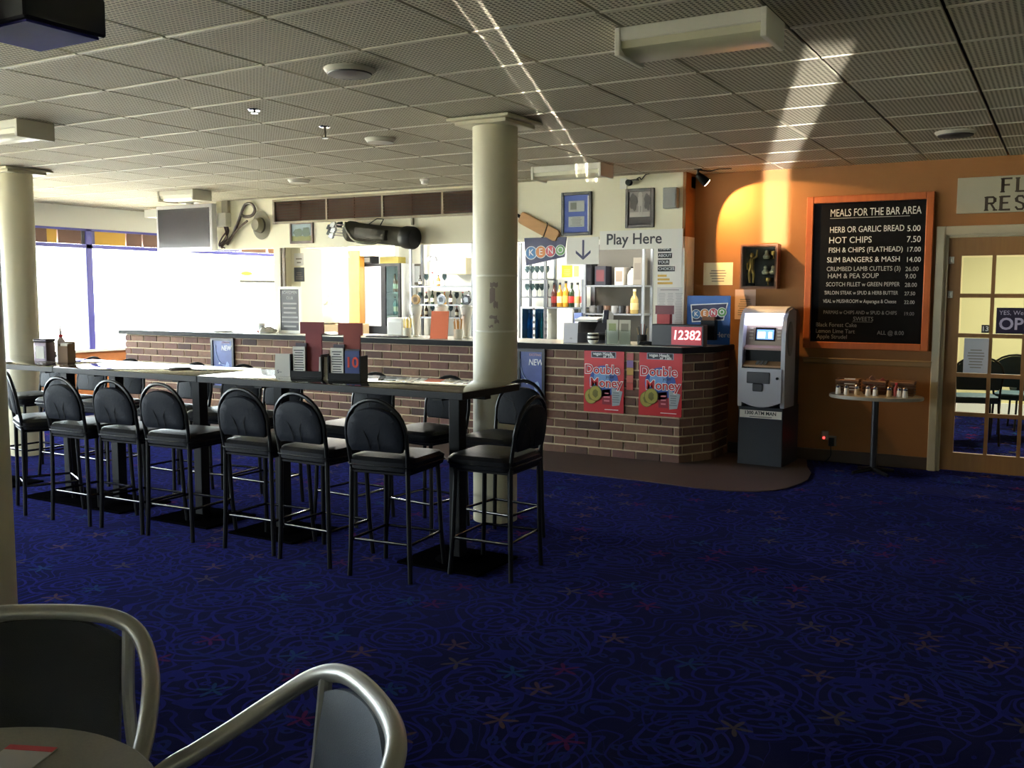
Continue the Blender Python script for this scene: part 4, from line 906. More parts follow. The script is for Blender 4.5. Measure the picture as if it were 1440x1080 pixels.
# ------------------------------------------------------------------ cash machine
t = thing('cash_machine', 'grey and dark blue cash machine with a lit top panel beside the bar', 'cash machine', (-2.29, 8.30, 0), R(-3))
DKBL = M('dark_slate', '1c222c', 0.45); SILV = M('silver_plastic', 'a8a8b0', 0.4, 0.1)
b = nb(); bx(b, -0.20, 0.20, 0.02, 0.48, 0, 0.52, bev=0.006); obj('lower_cabinet', b, DKBL, t)
b = nb(); prism(b, [(0.16, 0.52), (0.48, 0.52), (0.48, 1.30), (0.40, 1.37), (0.20, 1.385), (0.16, 1.30)], -0.19, 0.19, ax='x'); obj('upper_cabinet', b, DKBL, t, smooth=False)
# side cheeks with arched top
chk = [(0.02, 0.52), (0.16, 0.52), (0.30, 0.52), (0.30, 1.36), (0.2, 1.385), (0.10, 1.365), (0.04, 1.30), (0.01, 1.15), (0.005, 0.9)]
for s in (-1, 1):
    b = nb(); prism(b, chk, s*0.19-0.018, s*0.19+0.018, ax='x'); obj('side_cheek', b, SILV, t)
b = nb(); prism(b, [(0.04, 1.34), (0.06, 1.365), (0.10, 1.385), (0.2, 1.40), (0.3, 1.385), (0.3, 1.36), (0.1, 1.36), (0.06, 1.34)], -0.19, 0.19, ax='x'); obj('top_hood', b, M('pale_hood', 'b8b8c0', 0.35), t)
b = nb(); prism(b, [(0.075, 1.235), (0.062, 1.338), (0.17, 1.338), (0.17, 1.235)], -0.172, 0.172, ax='x'); obj('lit_header', b, M('lit_panel', 'ffffff', 0.4, emit=1.6, ecol='d8dcff'), t, smooth=False)
b = nb(); prism(b, [(0.12, 1.234), (0.16, 1.234), (0.16, 1.06), (0.09, 1.06)], -0.172, 0.172, ax='x'); scr = obj('screen_panel', b, M('panel_bronze', '8c7c6c', 0.4, 0.2), t, smooth=False)
TS = Matrix.Translation((0, 0.105, 1.155)) @ Matrix.Rotation(math.atan2(0.03, 0.19), 4, 'X').inverted()
b = nb(); bx(b, -0.09, 0.09, -0.006, 0.004, -0.06, 0.06, T=TS); obj('screen_bezel', b, BLACK, t, smooth=False)
b = nb(); bx(b, -0.075, 0.075, -0.008, -0.006, -0.045, 0.04, T=TS); obj('screen', b, M('blue_screen', '4a7ad0', 0.3, emit=0.5, ecol='6a94e8'), t, smooth=False)
b = nb(); bx(b, -0.065, 0.0, -0.0092, -0.008, -0.035, 0.02, T=TS); bx(b, 0.03, 0.06, -0.0092, -0.008, -0.035, 0.02, T=TS); obj('screen_print', b, M('screen_white', 'f0f4ff', 0.3, emit=0.7), t, smooth=False)
for s in (-1, 1):
    for k in range(4):
        b = nb(); bx(b, s*0.125-0.016, s*0.125+0.016, -0.012, 0.0, -0.045+k*0.028, -0.029+k*0.028, T=TS, bev=0.002); obj('side_key', b, M('tan_key', 'a89c88', 0.4), t)
b = nb(); prism(b, [(0.09, 1.06), (0.16, 1.06), (0.16, 1.03), (0.04, 1.02), (0.04, 1.04)], -0.172, 0.172, ax='x'); obj('shelf', b, M('panel_rose', '9c7c74', 0.4), t, smooth=False)
b = nb(); bx(b, -0.172, 0.172, 0.10, 0.16, 0.90, 1.03); obj('recess', b, BLACK, t, smooth=False)
b = nb(); prism(b, [(0.10, 0.92), (0.02, 0.885), (0.02, 0.87), (0.10, 0.87)], -0.172, 0.172, ax='x'); obj('keypad_deck', b, M('deck_tan', 'a07c58', 0.5), t, smooth=False)
for i in range(3):
    for j in range(4):
        b = nb(); bx(b, -0.06+0.034*i, -0.034+0.034*i, 0.03+0.016*j, 0.042+0.016*j, 0.892+0.007*j, 0.902+0.007*j); obj('key', b, M('dark_key', '3c342c', 0.5), t, smooth=False)
arcp = [(-0.185, 0.86), (0.185, 0.86), (0.185, 0.57)] + [(0.185-0.37*i/10, 0.57-0.05*math.sin(PI*i/10)) for i in range(1, 10)] + [(-0.185, 0.57)]
b = nb(); prism(b, arcp, -0.005, 0.03, ax='y'); obj('front_panel', b, SILV, t, smooth=False)
b = nb(); bx(b, -0.12, 0.085, -0.012, -0.005, 0.73, 0.83, bev=0.004); bx(b, -0.065, 0.025, -0.020, -0.005, 0.66, 0.73, bev=0.006); obj('dispenser_slot', b, M('slot_dark', '2a2a30', 0.4), t)
b = nb(); lathe(b, [(0.012, 0), (0.012, 0.01)], 12, T=Matrix.Translation((0.15, -0.005, 0.78)) @ Matrix.Rotation(PI/2, 4, 'X')); obj('lock', b, BLACK, t)
b = nb(); bx(b, -0.185, 0.19, 0.016, 0.02, 0.42, 0.49); obj('sticker', b, PAPER, t, smooth=False)
text('1300 ATM MAN', 0.042, (0, 0.0152, 0.466), INK, t, bold=0.001); grey_lines(t, -0.13, 0.14, 0.427, 0.441, 1, 0.0156)
b = nb(); bx(b, -0.183, 0.188, 0.0155, 0.016, 0.418, 0.422); obj('sticker_edge', b, NAVY, t, smooth=False)
b = nb(); prism(b, [(0.13+0.07*math.cos(q), 1.12+0.15*math.sin(q)) for q in [2*PI*i/24 for i in range(24)]], 0.208, 0.216, ax='x'); dsk = obj('side_badge', b, M('badge_grey', '7c7c80', 0.4), t, smooth=False)

# ------------------------------------------------------------------ little table with condiments
TY = 8.44; t = thing('side_table', 'small oval pedestal table with salt shakers and baskets against the orange wall', 'table', (-1.355, TY, 0))
b = nb(); prism(b, [(0.375*math.cos(q), 0.26*math.sin(q)) for q in [2*PI*i/40 for i in range(40)]], 0.64, 0.668); bmesh.ops.bevel(b, geom=[e for e in b.edges if abs(e.verts[0].co.z-e.verts[1].co.z) < 1e-5], offset=0.005, segments=2, affect='EDGES'); obj('table_top', b, M('pale_top', '948c80', 0.3), t)
b = nb(); lathe(b, [(0.028, 0.02), (0.028, 0.64)], 16); obj('post', b, M('dark_post', '14141c', 0.4), t)
b = nb()
for k in range(4):
    q = PI/4+k*PI/2; tube(b, [(0, 0, 0.045), (0.2*math.cos(q), 0.2*math.sin(q), 0.018)], [0.022, 0.013], 8)
obj('base_feet', b, BLACK, t)
WICK = M('wicker', '5a3a22', 0.7, noise=0.4, nscale=120)
def basket(x, label):
    t = thing('condiment_basket', label, 'basket', (x, TY+0.08, 0.668))
    b = nb()
    bx(b, -0.085, 0.085, -0.06, 0.06, 0, 0.006); 
    for z in (0.02, 0.045, 0.07, 0.095): tube(b, [(-0.088, -0.063, z), (0.088, -0.063, z), (0.088, 0.063, z), (-0.088, 0.063, z)], 0.009, 6, closed=True)
    obj('weave', b, WICK, t)
    b = nb(); tube(b, [(-0.09, -0.065, 0.11), (0.09, -0.065, 0.11), (0.09, 0.065, 0.11), (-0.09, 0.065, 0.11)], 0.01, 6, closed=True); obj('rim', b, M('wicker_rim', '7c5030', 0.6), t)
    return t
basket(-1.595, 'brown wicker condiment basket at the left of the oval table')
basket(-1.375, 'brown wicker condiment basket in the middle of the oval table')
basket(-1.155, 'brown wicker condiment basket at the right of the oval table')
def shaker(x, y, label, fill):
    t = thing('shaker', label, 'shaker', (x, y, 0.668), group='salt and pepper shakers on the oval table')
    b = nb(); lathe(b, [(0.021, 0), (0.023, 0.004), (0.019, 0.05), (0.017, 0.058)], 12); obj('jar', b, fill, t)
    b = nb(); lathe(b, [(0.019, 0.056), (0.020, 0.062), (0.020, 0.072), (0.012, 0.082)], 12); obj('cap', b, CHROME, t)
SALT = M('salt_white', 'e0d8cc', 0.35); PEP = M('pepper_tan', 'b0946c', 0.4)
for k, (x, f) in enumerate(((-1.645, 0), (-1.575, 0), (-1.49, 1), (-1.405, 0), (-1.345, 0), (-1.235, 1), (-1.16, 0), (-1.115, 0))):
    shaker(x, TY-0.08-0.01*(k % 3), 'small glass shaker with chrome cap, %s from the left on the oval table' % ORD[k], PEP if f else SALT)
card('sachet_card', 'small white card standing in the left wicker basket', 'card', -1.585, TY+0.08, 0.69, 0.09, 0.10, 0, 0.1, PAPER, [])
t = thing('sachet_pile', 'pinkish sauce sachets heaped in the middle wicker basket', 'sachets', (-1.36, TY+0.08, 0.674))
for k in range(6):
    b = nb(); bx(b, -0.03, 0.03, -0.004, 0.004, -0.02, 0.02, bev=0.003); obj('sachet', b, M('sachet_pink', 'a87868', 0.5) if k % 2 else M('sachet_red', '8c3028', 0.5), t, loc=(random.uniform(-.05, .05), random.uniform(-.03, .03), 0.04+k*0.016), rot=(random.uniform(-.8, .8), random.uniform(-1, 1), random.uniform(-.6, .6)))
t = thing('sauce_bottle', 'small dark red sauce bottle at the right wicker basket', 'bottle', (-1.195, TY-0.01, 0.668))
b = nb(); lathe(b, [(0.02, 0), (0.022, 0.06), (0.01, 0.085), (0.01, 0.095)], 12); obj('body', b, M('tomato_red', '8c2c20', 0.35), t)
b = nb(); lathe(b, [(0.012, 0.095), (0.012, 0.11)], 10); obj('cap', b, RED, t)

# ------------------------------------------------------------------ glazed timber doors, frame and sign
ARCH = M('architrave_paint', 'b4aa90', 0.45)
bm = nb()
for (x0, x1) in ((DX0-0.075, DX0), (DX1, DX1+0.075)):
    bx(bm, x0, x1, YW-0.02, YW, 0, DZ+0.075, bev=0.004); bx(bm, x0+0.012, x1-0.012, YW-0.03, YW-0.02, 0, DZ+0.06)
bx(bm, DX0, DX1, YW-0.02, YW, DZ, DZ+0.075, bev=0.004); bx(bm, DX0, DX1, YW-0.03, YW-0.02, DZ+0.012, DZ+0.06)
bx(bm, DX0, DX0+0.02, YW, YW+0.12, 0, DZ); bx(bm, DX1-0.02, DX1, YW, YW+0.12, 0, DZ); bx(bm, DX0, DX1, YW, YW+0.12, DZ-0.015, DZ)
struct('trim_20', bm, ARCH)
def door(n, x0, x1, flip):
    Y0, Y1 = YW+0.03, YW+0.07; w_ = x1-x0; cols = 3; st = 0.10
    bm = nb(); bx(bm, x0, x0+st, Y0, Y1, 0.012, DZ-0.02); bx(bm, x1-0.09, x1, Y0, Y1, 0.012, DZ-0.02); bx(bm, x0+st, x1-0.09, Y0, Y1, 0.012, 0.165); bx(bm, x0+st, x1-0.09, Y0, Y1, 1.83, DZ-0.02)
    d = struct('door_%d' % n, bm, DOORW, smooth=False)
    gx0, gx1, gz0, gz1 = x0+st, x1-0.09, 0.165, 1.83
    for k in range(1, 5):
        z = gz0+(gz1-gz0)*k/5; b = nb(); bx(b, gx0, gx1, Y0+0.004, Y1-0.004, z-0.017, z+0.017); obj('glazing_bar', b, DOORW, d, smooth=False)
    for k in range(1, cols):
        x = gx0+(gx1-gx0)*k/cols; b = nb(); bx(b, x-0.014, x+0.014, Y0+0.003, Y1-0.003, gz0, gz1); obj('glazing_bar', b, DOORW, d, smooth=False)
    for i in range(cols):
        for j in range(5):
            xa = gx0+(gx1-gx0)*i/cols+0.014; xb = gx0+(gx1-gx0)*(i+1)/cols-0.014; za = gz0+(gz1-gz0)*j/5+0.015; zb = gz0+(gz1-gz0)*(j+1)/5-0.015
            b = nb(); bx(b, xa, xb, (Y0+Y1)/2-0.002, (Y0+Y1)/2+0.002, za, zb); obj('pane', b, GLASS, d, smooth=False)
    return d
door(1, DX0+0.02, DX0+0.02+0.93, False); door(2, DX0+0.96, DX1-0.02, True)
for k, (x, y) in enumerate(((1332, 366), (1330, 414))):
    p = ony(x, y, YW+0.03)+Vector((0.035, 0, 0)); t = thing('hinge_guard', 'small shiny plastic tag on the door stile, %s one' % ('upper', 'lower')[k], 'tag', (p.x, YW+0.03, p.z))
    b = nb(); bx(b, -0.02, 0.02, -0.006, 0, -0.03, 0.03, bev=0.003); obj('plate', b, M('pearl_plastic', 'c8c4b8', 0.2), t)
    b = nb(); bx(b, -0.008, 0.008, -0.010, -0.006, -0.02, 0.02, bev=0.002); obj('ridge', b, CHROME, t)
YG = YW+0.03
a, c = ony(1400, 469, YG), ony(1440, 433, YG)
t = thing('open_sign', 'dark purple sign reading yes we are open on the door glass', 'sign', (a.x, YG-0.002, a.z)); H_ = c.z-a.z; W_ = 0.42
b = nb(); bx(b, 0, W_, -0.004, 0, 0, H_); obj('board', b, M('dark_purple', '241c38', 0.4), t, smooth=False)
text('YES, We are', 0.05, (0.02, -0.005, H_*0.8), M('lilac_print', 'b8b0c8', 0.6), t, align='LEFT'); text('OPEN', 0.135, (0.02, -0.005, H_*0.36), M('lilac_print'), t, align='LEFT', bold=0.003)
a, c = ony(1380, 468, YG), ony(1391, 457, YG)
t = thing('number_sticker', 'small black square sticker with the number 13 on the door glass', 'sticker', (a.x, YG-0.002, a.z))
b = nb(); bx(b, 0, c.x-a.x, -0.002, 0, 0, c.z-a.z); obj('square', b, INK, t, smooth=False); text('13', 0.055, ((c.x-a.x)/2, -0.003, (c.z-a.z)/2), WTXT, t, bold=0.001)
sheet('notice', 'white printed notice taped to the door glass below the number sticker', 'notice', 1354, 476, 1391, 524, YG-0.002, M('bluish_paper', 'c4c4c8', 0.8), [], 7)
a, c = ony(1345, 301, YW), ony(1440, 246, YW)
t = thing('restaurant_sign', 'pale restaurant name board with brown slab lettering over the glazed doors', 'sign', (a.x, YW, a.z)); H_ = c.z-a.z
b = nb(); bx(b, 0, 1.1, -0.018, 0, 0, H_, bev=0.003); obj('board', b, M('pale_board', 'b0a890', 0.6), t)
SER = M('brown_lettering', '3c2c1c', 0.6)
def slab(s_, size, x, z, parent):
    """slab-serif capitals drawn from strokes"""
    G = {'F': [(0, 0, 0, 1), (0, 1, .6, 1), (0, .52, .45, .52)], 'L': [(0, 0, 0, 1), (0, 0, .6, 0)], 'A': [(0, 0, .35, 1), (.35, 1, .7, 0), (.14, .36, .56, .36)], 'R': [(0, 0, 0, 1), (0, 1, .45, 1), (.45, 1, .58, .88), (.58, .88, .58, .66), (.58, .66, .45, .52), (.45, .52, 0, .52), (.3, .52, .62, 0)], 'E': [(0, 0, 0, 1), (0, 1, .58, 1), (0, .52, .45, .52), (0, 0, .6, 0)], 'S': [(.56, .84, .42, 1), (.42, 1, .15, 1), (.15, 1, .02, .84), (.02, .84, .06, .62), (.06, .62, .52, .4), (.52, .4, .58, .18), (.58, .18, .44, 0), (.44, 0, .14, 0), (.14, 0, 0, .18)], 'T': [(.33, 0, .33, 1), (0, 1, .66, 1)]}
    SF = {'F': [(0, 0), (0, 1)], 'L': [(0, 1), (0, 0)], 'A': [(0, 0), (.7, 0)], 'R': [(0, 0), (0, 1), (.62, 0)], 'E': [(0, 0), (0, 1)], 'S': [], 'T': [(.33, 0)]}
    for ch in s_:
        b = nb(); w_ = size*0.085
        for x0, z0, x1, z1 in G[ch]:
            d = Vector((x1-x0, z1-z0)); L = d.length*size; an = math.atan2(d.y, d.x)
            T = Matrix.Translation((x+x0*size, 0, z+z0*size)) @ Matrix.Rotation(-an, 4, 'Y'); th = w_*(1.35 if abs(d.x) < 0.1 else 0.85)
            bx(b, -w_*0.5, L+w_*0.5, -0.0195, -0.018, -th, th, T=T)
        for sx_, sz_ in SF[ch]: bx(b, x+(sx_-.16)*size, x+(sx_+.16)*size, -0.0195, -0.018, z+sz_*size-w_*0.6, z+sz_*size+w_*0.6)
        obj('letter', b, SER, parent, smooth=False); x += size*1.02
p = ony(1410, 270, YW); slab('FLA', 0.105, p.x-a.x, p.z-a.z-0.0, t)
p = ony(1387, 296, YW); slab('REST', 0.105, p.x-a.x, p.z-a.z, t)

# ------------------------------------------------------------------ dining room chairs seen through the glass
TEAL = M('teal_fabric', '1c3840', 0.7)
def dchair():
    t = thing('dining_chair', 'x', 'chair', group='dark dining chairs beyond the door')
    b = nb(); bx(b, -0.22, 0.22, -0.21, 0.22, 0.42, 0.49, bev=0.02, seg=2); obj('seat', b, TEAL, t)
    out = [(-0.20, 0.56), (-0.22, 0.70)]+[(0.22*math.cos(q), 0.72+0.16*math.sin(q)) for q in [PI-PI*i/10 for i in range(11)]]+[(0.22, 0.70), (0.20, 0.56)]
    b = nb(); prism(b, out, -0.25, -0.21, ax='y'); bmesh.ops.bevel(b, geom=b.edges[:], offset=0.01, segments=2, affect='EDGES'); obj('backrest', b, TEAL, t)
    b = nb(); tube(b, [(-0.20, -0.21, 0.45)]+[(x*1.03, -0.235, z+0.012) for x, z in out]+[(0.20, -0.21, 0.45)], 0.011, 6); obj('back_frame', b, BLKM, t)
    for x in (-0.2, 0.2):
        for y in (-0.2, 0.2):
            b = nb(); tube(b, [(x, y, 0.43), (x*1.08, y*1.12, 0)], 0.011, 8); obj('leg', b, BLKM, t)
    return t
d0 = dchair(); P1 = onz(1368, 600, 0); d0.location = (ony(1368, 560, 10.75).x, 10.75, 0); d0.rotation_euler = (0, 0, 0.25); d0['label'] = 'dark dining chair beyond the door, behind the taped notice'
dup(d0, (ony(1432, 560, 11.25).x, 11.25, 0), -0.1, 'dark teal dining chair beyond the door, with rounded back in view')
dup(d0, (ony(1455, 540, 12.1).x, 12.1, 0), 0.2, 'dark dining chair beyond the door, farther back at the frame edge')
DLIGHT = M('assumed_dining_tube', 'fff4d8', 0.5, emit=2.0)
t = thing('ceiling_light', 'assumed fluorescent ceiling light in the dining room beyond the door', 'light', (-0.2, 11.4, ZC))  # unseen fitting, assumed, added to light the dining room
b = nb(); bx(b, -0.62, 0.62, -0.15, 0.15, -0.05, 0); obj('housing', b, FLB, t, smooth=False)
b = nb(); bx(b, -0.6, 0.6, -0.13, 0.13, -0.07, -0.05); obj('diffuser', b, DLIGHT, t, smooth=False)
light('assumed_dining_light', 'AREA', (-0.2, 11.4, ZC-0.08), 48, (1, 0.94, 0.76), target=(-0.2, 11.4, 0), shape='RECTANGLE', size=1.2, size_y=0.26)

# ------------------------------------------------------------------ posters on the bar front
YPO = YB-0.004
def double_money(px0, py0, px1, py1, label):
    a, c = ony(px0, py1, YPO), ony(px1, py0, YPO); t = thing('promotion_poster', label, 'poster', (a.x, YPO, a.z)); W_ = c.x-a.x; H_ = c.z-a.z-0.012
    b = nb(); bx(b, 0, W_, -0.002, 0, 0, H_); obj('sheet', b, M('poster_red', 'c01c28', 0.45), t, smooth=False)
    y = -0.002; blob(t, W_*0.5, H_*0.50, W_*0.36, H_*0.25, y, M('poster_blue', '2c4c9c', 0.5), 'blue_globe', 24); blob(t, W_*0.45, H_*0.56, W_*0.2, H_*0.12, y-0.0012, M('poster_sky', '6c94c8', 0.5), 'globe_glow', 20)
    patch(t, W_*0.18, W_*0.80, H_*0.87, H_*0.97, y, M('poster_grey', '9c9cac', 0.5), 'title_plate'); patch(t, W_*0.20, W_*0.78, H_*0.88, H_*0.96, y-0.0012, INK, 'title_plate')
    text('vegan Heads', 0.042, (W_*0.47, y-0.0035, H_*0.935), WTXT, t, bold=0.0006, sx=0.9); text('or Tails', 0.036, (W_*0.62, y-0.0035, H_*0.895), WTXT, t, bold=0.0006)
    for s_, sz, fx, fz in (('Double', 0.118, 0.46, 0.68), ('Money', 0.118, 0.56, 0.47)):
        text(s_, sz, (W_*fx, y-0.0036, H_*fz), WTXT, t, bold=0.007); text(s_, sz, (W_*fx, y-0.0056, H_*fz), M('poster_red'), t, bold=0.0015)
    text('your', 0.045, (W_*0.66, y-0.0036, H_*0.575), INK, t)
    COIN = M('coin_gold', '9c9444', 0.4, 0.3); CR_ = M('coin_rim', '6c6830', 0.4, 0.3)
    for k, (fx, fz) in enumerate(((0.19, 0.25), (0.30, 0.30))):
        blob(t, W_*fx, H_*fz, 0.066, 0.072, y-0.003-0.003*k, CR_, 'coin_rim', 20); blob(t, W_*fx, H_*fz, 0.06, 0.066, y-0.0042-0.003*k, COIN, 'coin', 20); blob(t, W_*fx, H_*fz, 0.03, 0.036, y-0.0052-0.003*k, CR_, 'coin_relief', 9, wob=0.2)
    b = nb(); prism(b, [(W_*0.47, H_*0.13), (W_*0.70, H_*0.13), (W_*0.66, H_*0.38), (W_*0.46, H_*0.36)], y-0.0012, y, ax='y'); obj('ticket_print', b, M('ticket_red', '8c1c34', 0.5), t, smooth=False)
    b = nb(); prism(b, [(W_*0.72, H_*0.11), (W_*0.90, H_*0.13), (W_*0.97, H_*0.35), (W_*0.70, H_*0.40)], y-0.0024, y-0.0012, ax='y'); obj('ticket_print', b, M('ticket_grey', 'a0a8ac', 0.5), t, smooth=False)
    grey_lines(t, W_*0.50, W_*0.66, H_*0.16, H_*0.34, 3, y-0.0014, M('ticket_pink', 'd87888', 0.5)); grey_lines(t, W_*0.72, W_*0.90, H_*0.16, H_*0.34, 5, y-0.0026, M('ticket_ink', '6c747c', 0.5)); grey_lines(t, W_*0.45, W_*0.95, H_*0.035, H_*0.065, 1, y, WTXT)
double_money(821, 491, 878, 578, 'red Double your Money poster on the bricks, left of the pair')
double_money(898, 493, 960, 583, 'red Double your Money poster on the bricks, right of the pair')
a, c = ony(881, 548, YPO), ony(891, 496, YPO); t = thing('ticket_strip', 'narrow strip of red and orange tickets hanging between the two red posters', 'tickets', (a.x, YPO, a.z))
for k, cl in enumerate(('a83830', 'b85848', 'b08838', '7c5c90', 'a84c4c')):
    b = nb(); h_ = (c.z-a.z)/5; bx(b, 0, c.x-a.x, -0.002, 0, k*h_, (k+1)*h_-0.004); obj('ticket', b, M('ticket_%d' % k, cl, 0.5), t, smooth=False)
def new_poster(px0, py0, px1, py1, label, extra=True):
    a, c = ony(px0, py1, YPO), ony(px1, py0, YPO); W_ = c.x-a.x; H_ = c.z-a.z; t = thing('framed_poster', label, 'poster', (a.x, YPO+0.002, a.z))
    b = nb(); f = 0.03
    for q in ((0, f, 0, H_), (W_-f, W_, 0, H_), (f, W_-f, 0, f), (f, W_-f, H_-f, H_)): bx(b, q[0], q[1], -0.018, 0, q[2], q[3])
    obj('frame', b, M('black_blue_frame', '10121c', 0.4), t, smooth=False)
    b = nb(); bx(b, f, W_-f, -0.006, 0, f, H_-f); obj('print', b, M('poster_violet', '3c4c8c', 0.4, noise=0.5, nscale=9), t, smooth=False)
    PB = M('poster_pale', '8ca0cc', 0.5)
    b = nb(); tube(b, [(W_*0.6+0.15*math.cos(q), -0.007, H_*0.8+0.2*math.sin(q)) for q in [PI*0.95+PI*0.55*i/10 for i in range(11)]], 0.006, 5); obj('swirl_print', b, PB, t)
    blob(t, W_*0.7, H_*0.45, 0.03, 0.05, -0.006, PB, wob=0.1); blob(t, W_*0.35, H_*0.5, 0.012, 0.012, -0.006, WTXT)
    text('NEW', 0.085, (W_*0.66, -0.0072, H_*0.80), WTXT, t, shear=0.15, bold=0.001, sx=0.8); text('EXCITING', 0.032, (W_*0.64, -0.0072, H_*0.91), M('pink_print', 'd8b0b8', 0.5), t, sx=0.9)
new_poster(728, 491, 767, 585, 'black framed blue poster reading NEW on the bricks right of the column')
new_poster(299, 476, 329, 545, 'black framed blue poster reading NEW at the left part of the bar')
# ------------------------------------------------------------------ bar room: lights, shelves and stock
ZT = 1.04
TUBE = M('bar_tube', 'ffffff', 0.5, emit=8.0)
for k, (x, y, lab) in enumerate(((-8.6, 10.0, 'left'), (-6.4, 10.0, 'middle'), (-4.4, 10.0, 'right'))):  # unseen tube fittings, assumed from the bright bar room
    t = thing('assumed_bar_light', 'assumed white fluorescent tube fitting on the bar ceiling, %s of three' % lab, 'light', (x, y, 2.5), group='assumed fluorescent fittings behind the bar')
    b = nb(); bx(b, -0.65, 0.65, -0.08, 0.08, -0.05, 0); obj('housing', b, FLB, t, smooth=False)
    for dy in (-0.04, 0.04):
        b = nb(); tube(b, [(-0.62, dy, -0.065), (0.62, dy, -0.065)], 0.014, 8); obj('tube', b, TUBE, t)
    light('assumed_bar_tube_light', 'AREA', (x, y, 2.41), (42, 26, 8)[k], (1, 0.97, 0.9), target=(x, y, 0), shape='RECTANGLE', size=1.25, size_y=0.16)
YR = 10.85   # front of the back-bar shelves
def bk(x, y, Y=YR): return ony(x, y, Y)
# back bar base cabinets with a worktop (one long bench)
t = thing('back_bench', 'long pale service bench along the back wall of the bar', 'bench', (-5.6, 11.0, 0))
b = nb(); bx(b, -2.3, 2.35, -0.15, 0.22, 0.0, 0.86); obj('carcass', b, BWALL, t, smooth=False)
b = nb(); bx(b, -2.33, 2.35, -0.2, 0.23, 0.86, 0.9, bev=0.005); obj('worktop', b, M('steel_top', 'a8aaa8', 0.3, 0.6), t)
for k in range(6):
    b = nb(); bx(b, -2.28+k*0.78, -1.52+k*0.78, -0.165, -0.15, 0.08, 0.84, bev=0.004); obj('cabinet_door', b, WHITE, t)
def rack(px0, px1, shelves, label, back=True, Y=YR, mat=None, depth=0.3, top=None):
    """open shelf unit given by pixel columns and shelf pixel rows"""
    x0, x1 = bk(px0, 400, Y).x, bk(px1, 400, Y).x; t = thing('bar_shelf', label, 'shelf', ((x0+x1)/2, Y, 0.9)); w_ = (x1-x0)/2; zs = [bk((px0+px1)/2, s, Y).z-0.9 for s in shelves]
    zt = (top if top else max(zs)+0.35)
    for s in (-1, 1):
        b = nb(); bx(b, s*w_-0.015, s*w_+0.015, 0, 0.03, 0, zt); bx(b, s*w_-0.015, s*w_+0.015, depth-0.03, depth, 0, zt); obj('upright', b, mat or STEEL, t, smooth=False)
    for z in zs:
        b = nb(); bx(b, -w_, w_, 0, depth, z-0.02, z); obj('shelf_board', b, mat or STEEL, t, smooth=False)
    return t, [z+0.9 for z in zs], x0, x1
def bottle(x, y, z, label, col, r=0.036, h=0.30, cap='101010', lab='d8c8a0', group=None):
    t = thing('bottle', label, 'bottle', (x, y, z), group=group)
    k = h/0.30
    b = nb(); lathe(b, [(r*0.9, 0), (r, 0.008), (r, 0.17*k), (r*0.75, 0.20*k), (r*0.38, 0.225*k), (r*0.36, 0.275*k)], 12); obj('body', b, M('glass_'+col, col, 0.15), t)
    b = nb(); lathe(b, [(r*0.42, 0.272*k), (r*0.42, 0.30*k)], 10); obj('cap', b, M('cap_'+cap, cap, 0.4), t)
    if lab:
        b = nb(); lathe(b, [(r*1.01, 0.05*k), (r*1.02, 0.052*k), (r*1.02, 0.13*k), (r*1.01, 0.132*k)], 12); obj('label_band', b, M('lab_'+lab, lab, 0.6), t)
    return t
# right shelf with six spirit bottles
r1, z1, xa, xb = rack(768, 819, (432,), 'narrow glass shelf with a row of spirit bottles behind the keno counter', mat=M('shelf_steel', '70747a', 0.3, 0.7))
cols = [('4a1c14', 'brown red bottle', '8c2020'), ('b8842c', 'amber bottle', 'e0d0a0'), ('c89030', 'tall golden bottle', 'd8b050'), ('1c3018', 'dark green bottle', 'b02828'), ('d8d0b8', 'cream bottle', 'c0b070'), ('c8ccc8', 'clear bottle', 'c83838')]
for k, (cl, nm, lb) in enumerate(cols):
    p = bk(773+k*8.3, 430); bottle(p.x, YR+0.12, z1[0], '%s, %s from the left on the spirit shelf' % (nm, ORD[k]), cl, 0.04, 0.31+0.02*(k == 2), '18181c', lb, 'spirit bottles on the shelf')
# metal rack with boxes, jug and mugs
r2, z2, xa, xb = rack(822, 904, (401, 441), 'steel rack with boxes above and cups below at the right of the bar', top=1.25)
b = nb(); bx(b, -(xb-xa)/2, (xb-xa)/2, 0.285, 0.298, 0.0, 1.22); obj('back_panel', b, M('rack_back', '5c5850', 0.6), r2, smooth=False)
def carton(px0, py0, px1, py1, label, col, Y=YR+0.05, d=0.18, name='carton', cat='box', z=None, lab=None):
    a, c = bk(px0, py1, Y), bk(px1, py0, Y); zz = a.z if z is None else z; t = thing(name, label, cat, ((a.x+c.x)/2, Y, zz)); w_ = (c.x-a.x)/2; h_ = max(c.z-zz, 0.03)
    b = nb(); bx(b, -w_, w_, 0, d, 0, h_, bev=0.005); obj('body', b, M('ct_'+col, col, 0.6), t)
    if lab:
        b = nb(); bx(b, -w_*0.7, w_*0.7, -0.002, 0, h_*0.2, h_*0.8); obj('label_patch', b, M('ct_'+lab, lab, 0.6), t, smooth=False)
    return t
carton(822, 370, 832, 400, 'narrow black box at the left of the steel rack top shelf', '16161a', z=z2[0], lab='30303a')
carton(836, 374, 852, 400, 'dark navy box with red corner on the steel rack top shelf', '20202c', z=z2[0], lab='5a2028')
carton(864, 376, 877, 400, 'white carton on the steel rack top shelf', 'c8c0b4', z=z2[0], lab='8c7c6c')
carton(890, 362, 903, 400, 'tall grey brown box at the right end of the steel rack', '7c7468', z=z2[0], lab='6a6258')
p = bk(884, 400); t = thing('plastic_jug', 'white plastic jug with handle on the steel rack top shelf', 'jug', (p.x, YR+0.12, z2[0]))
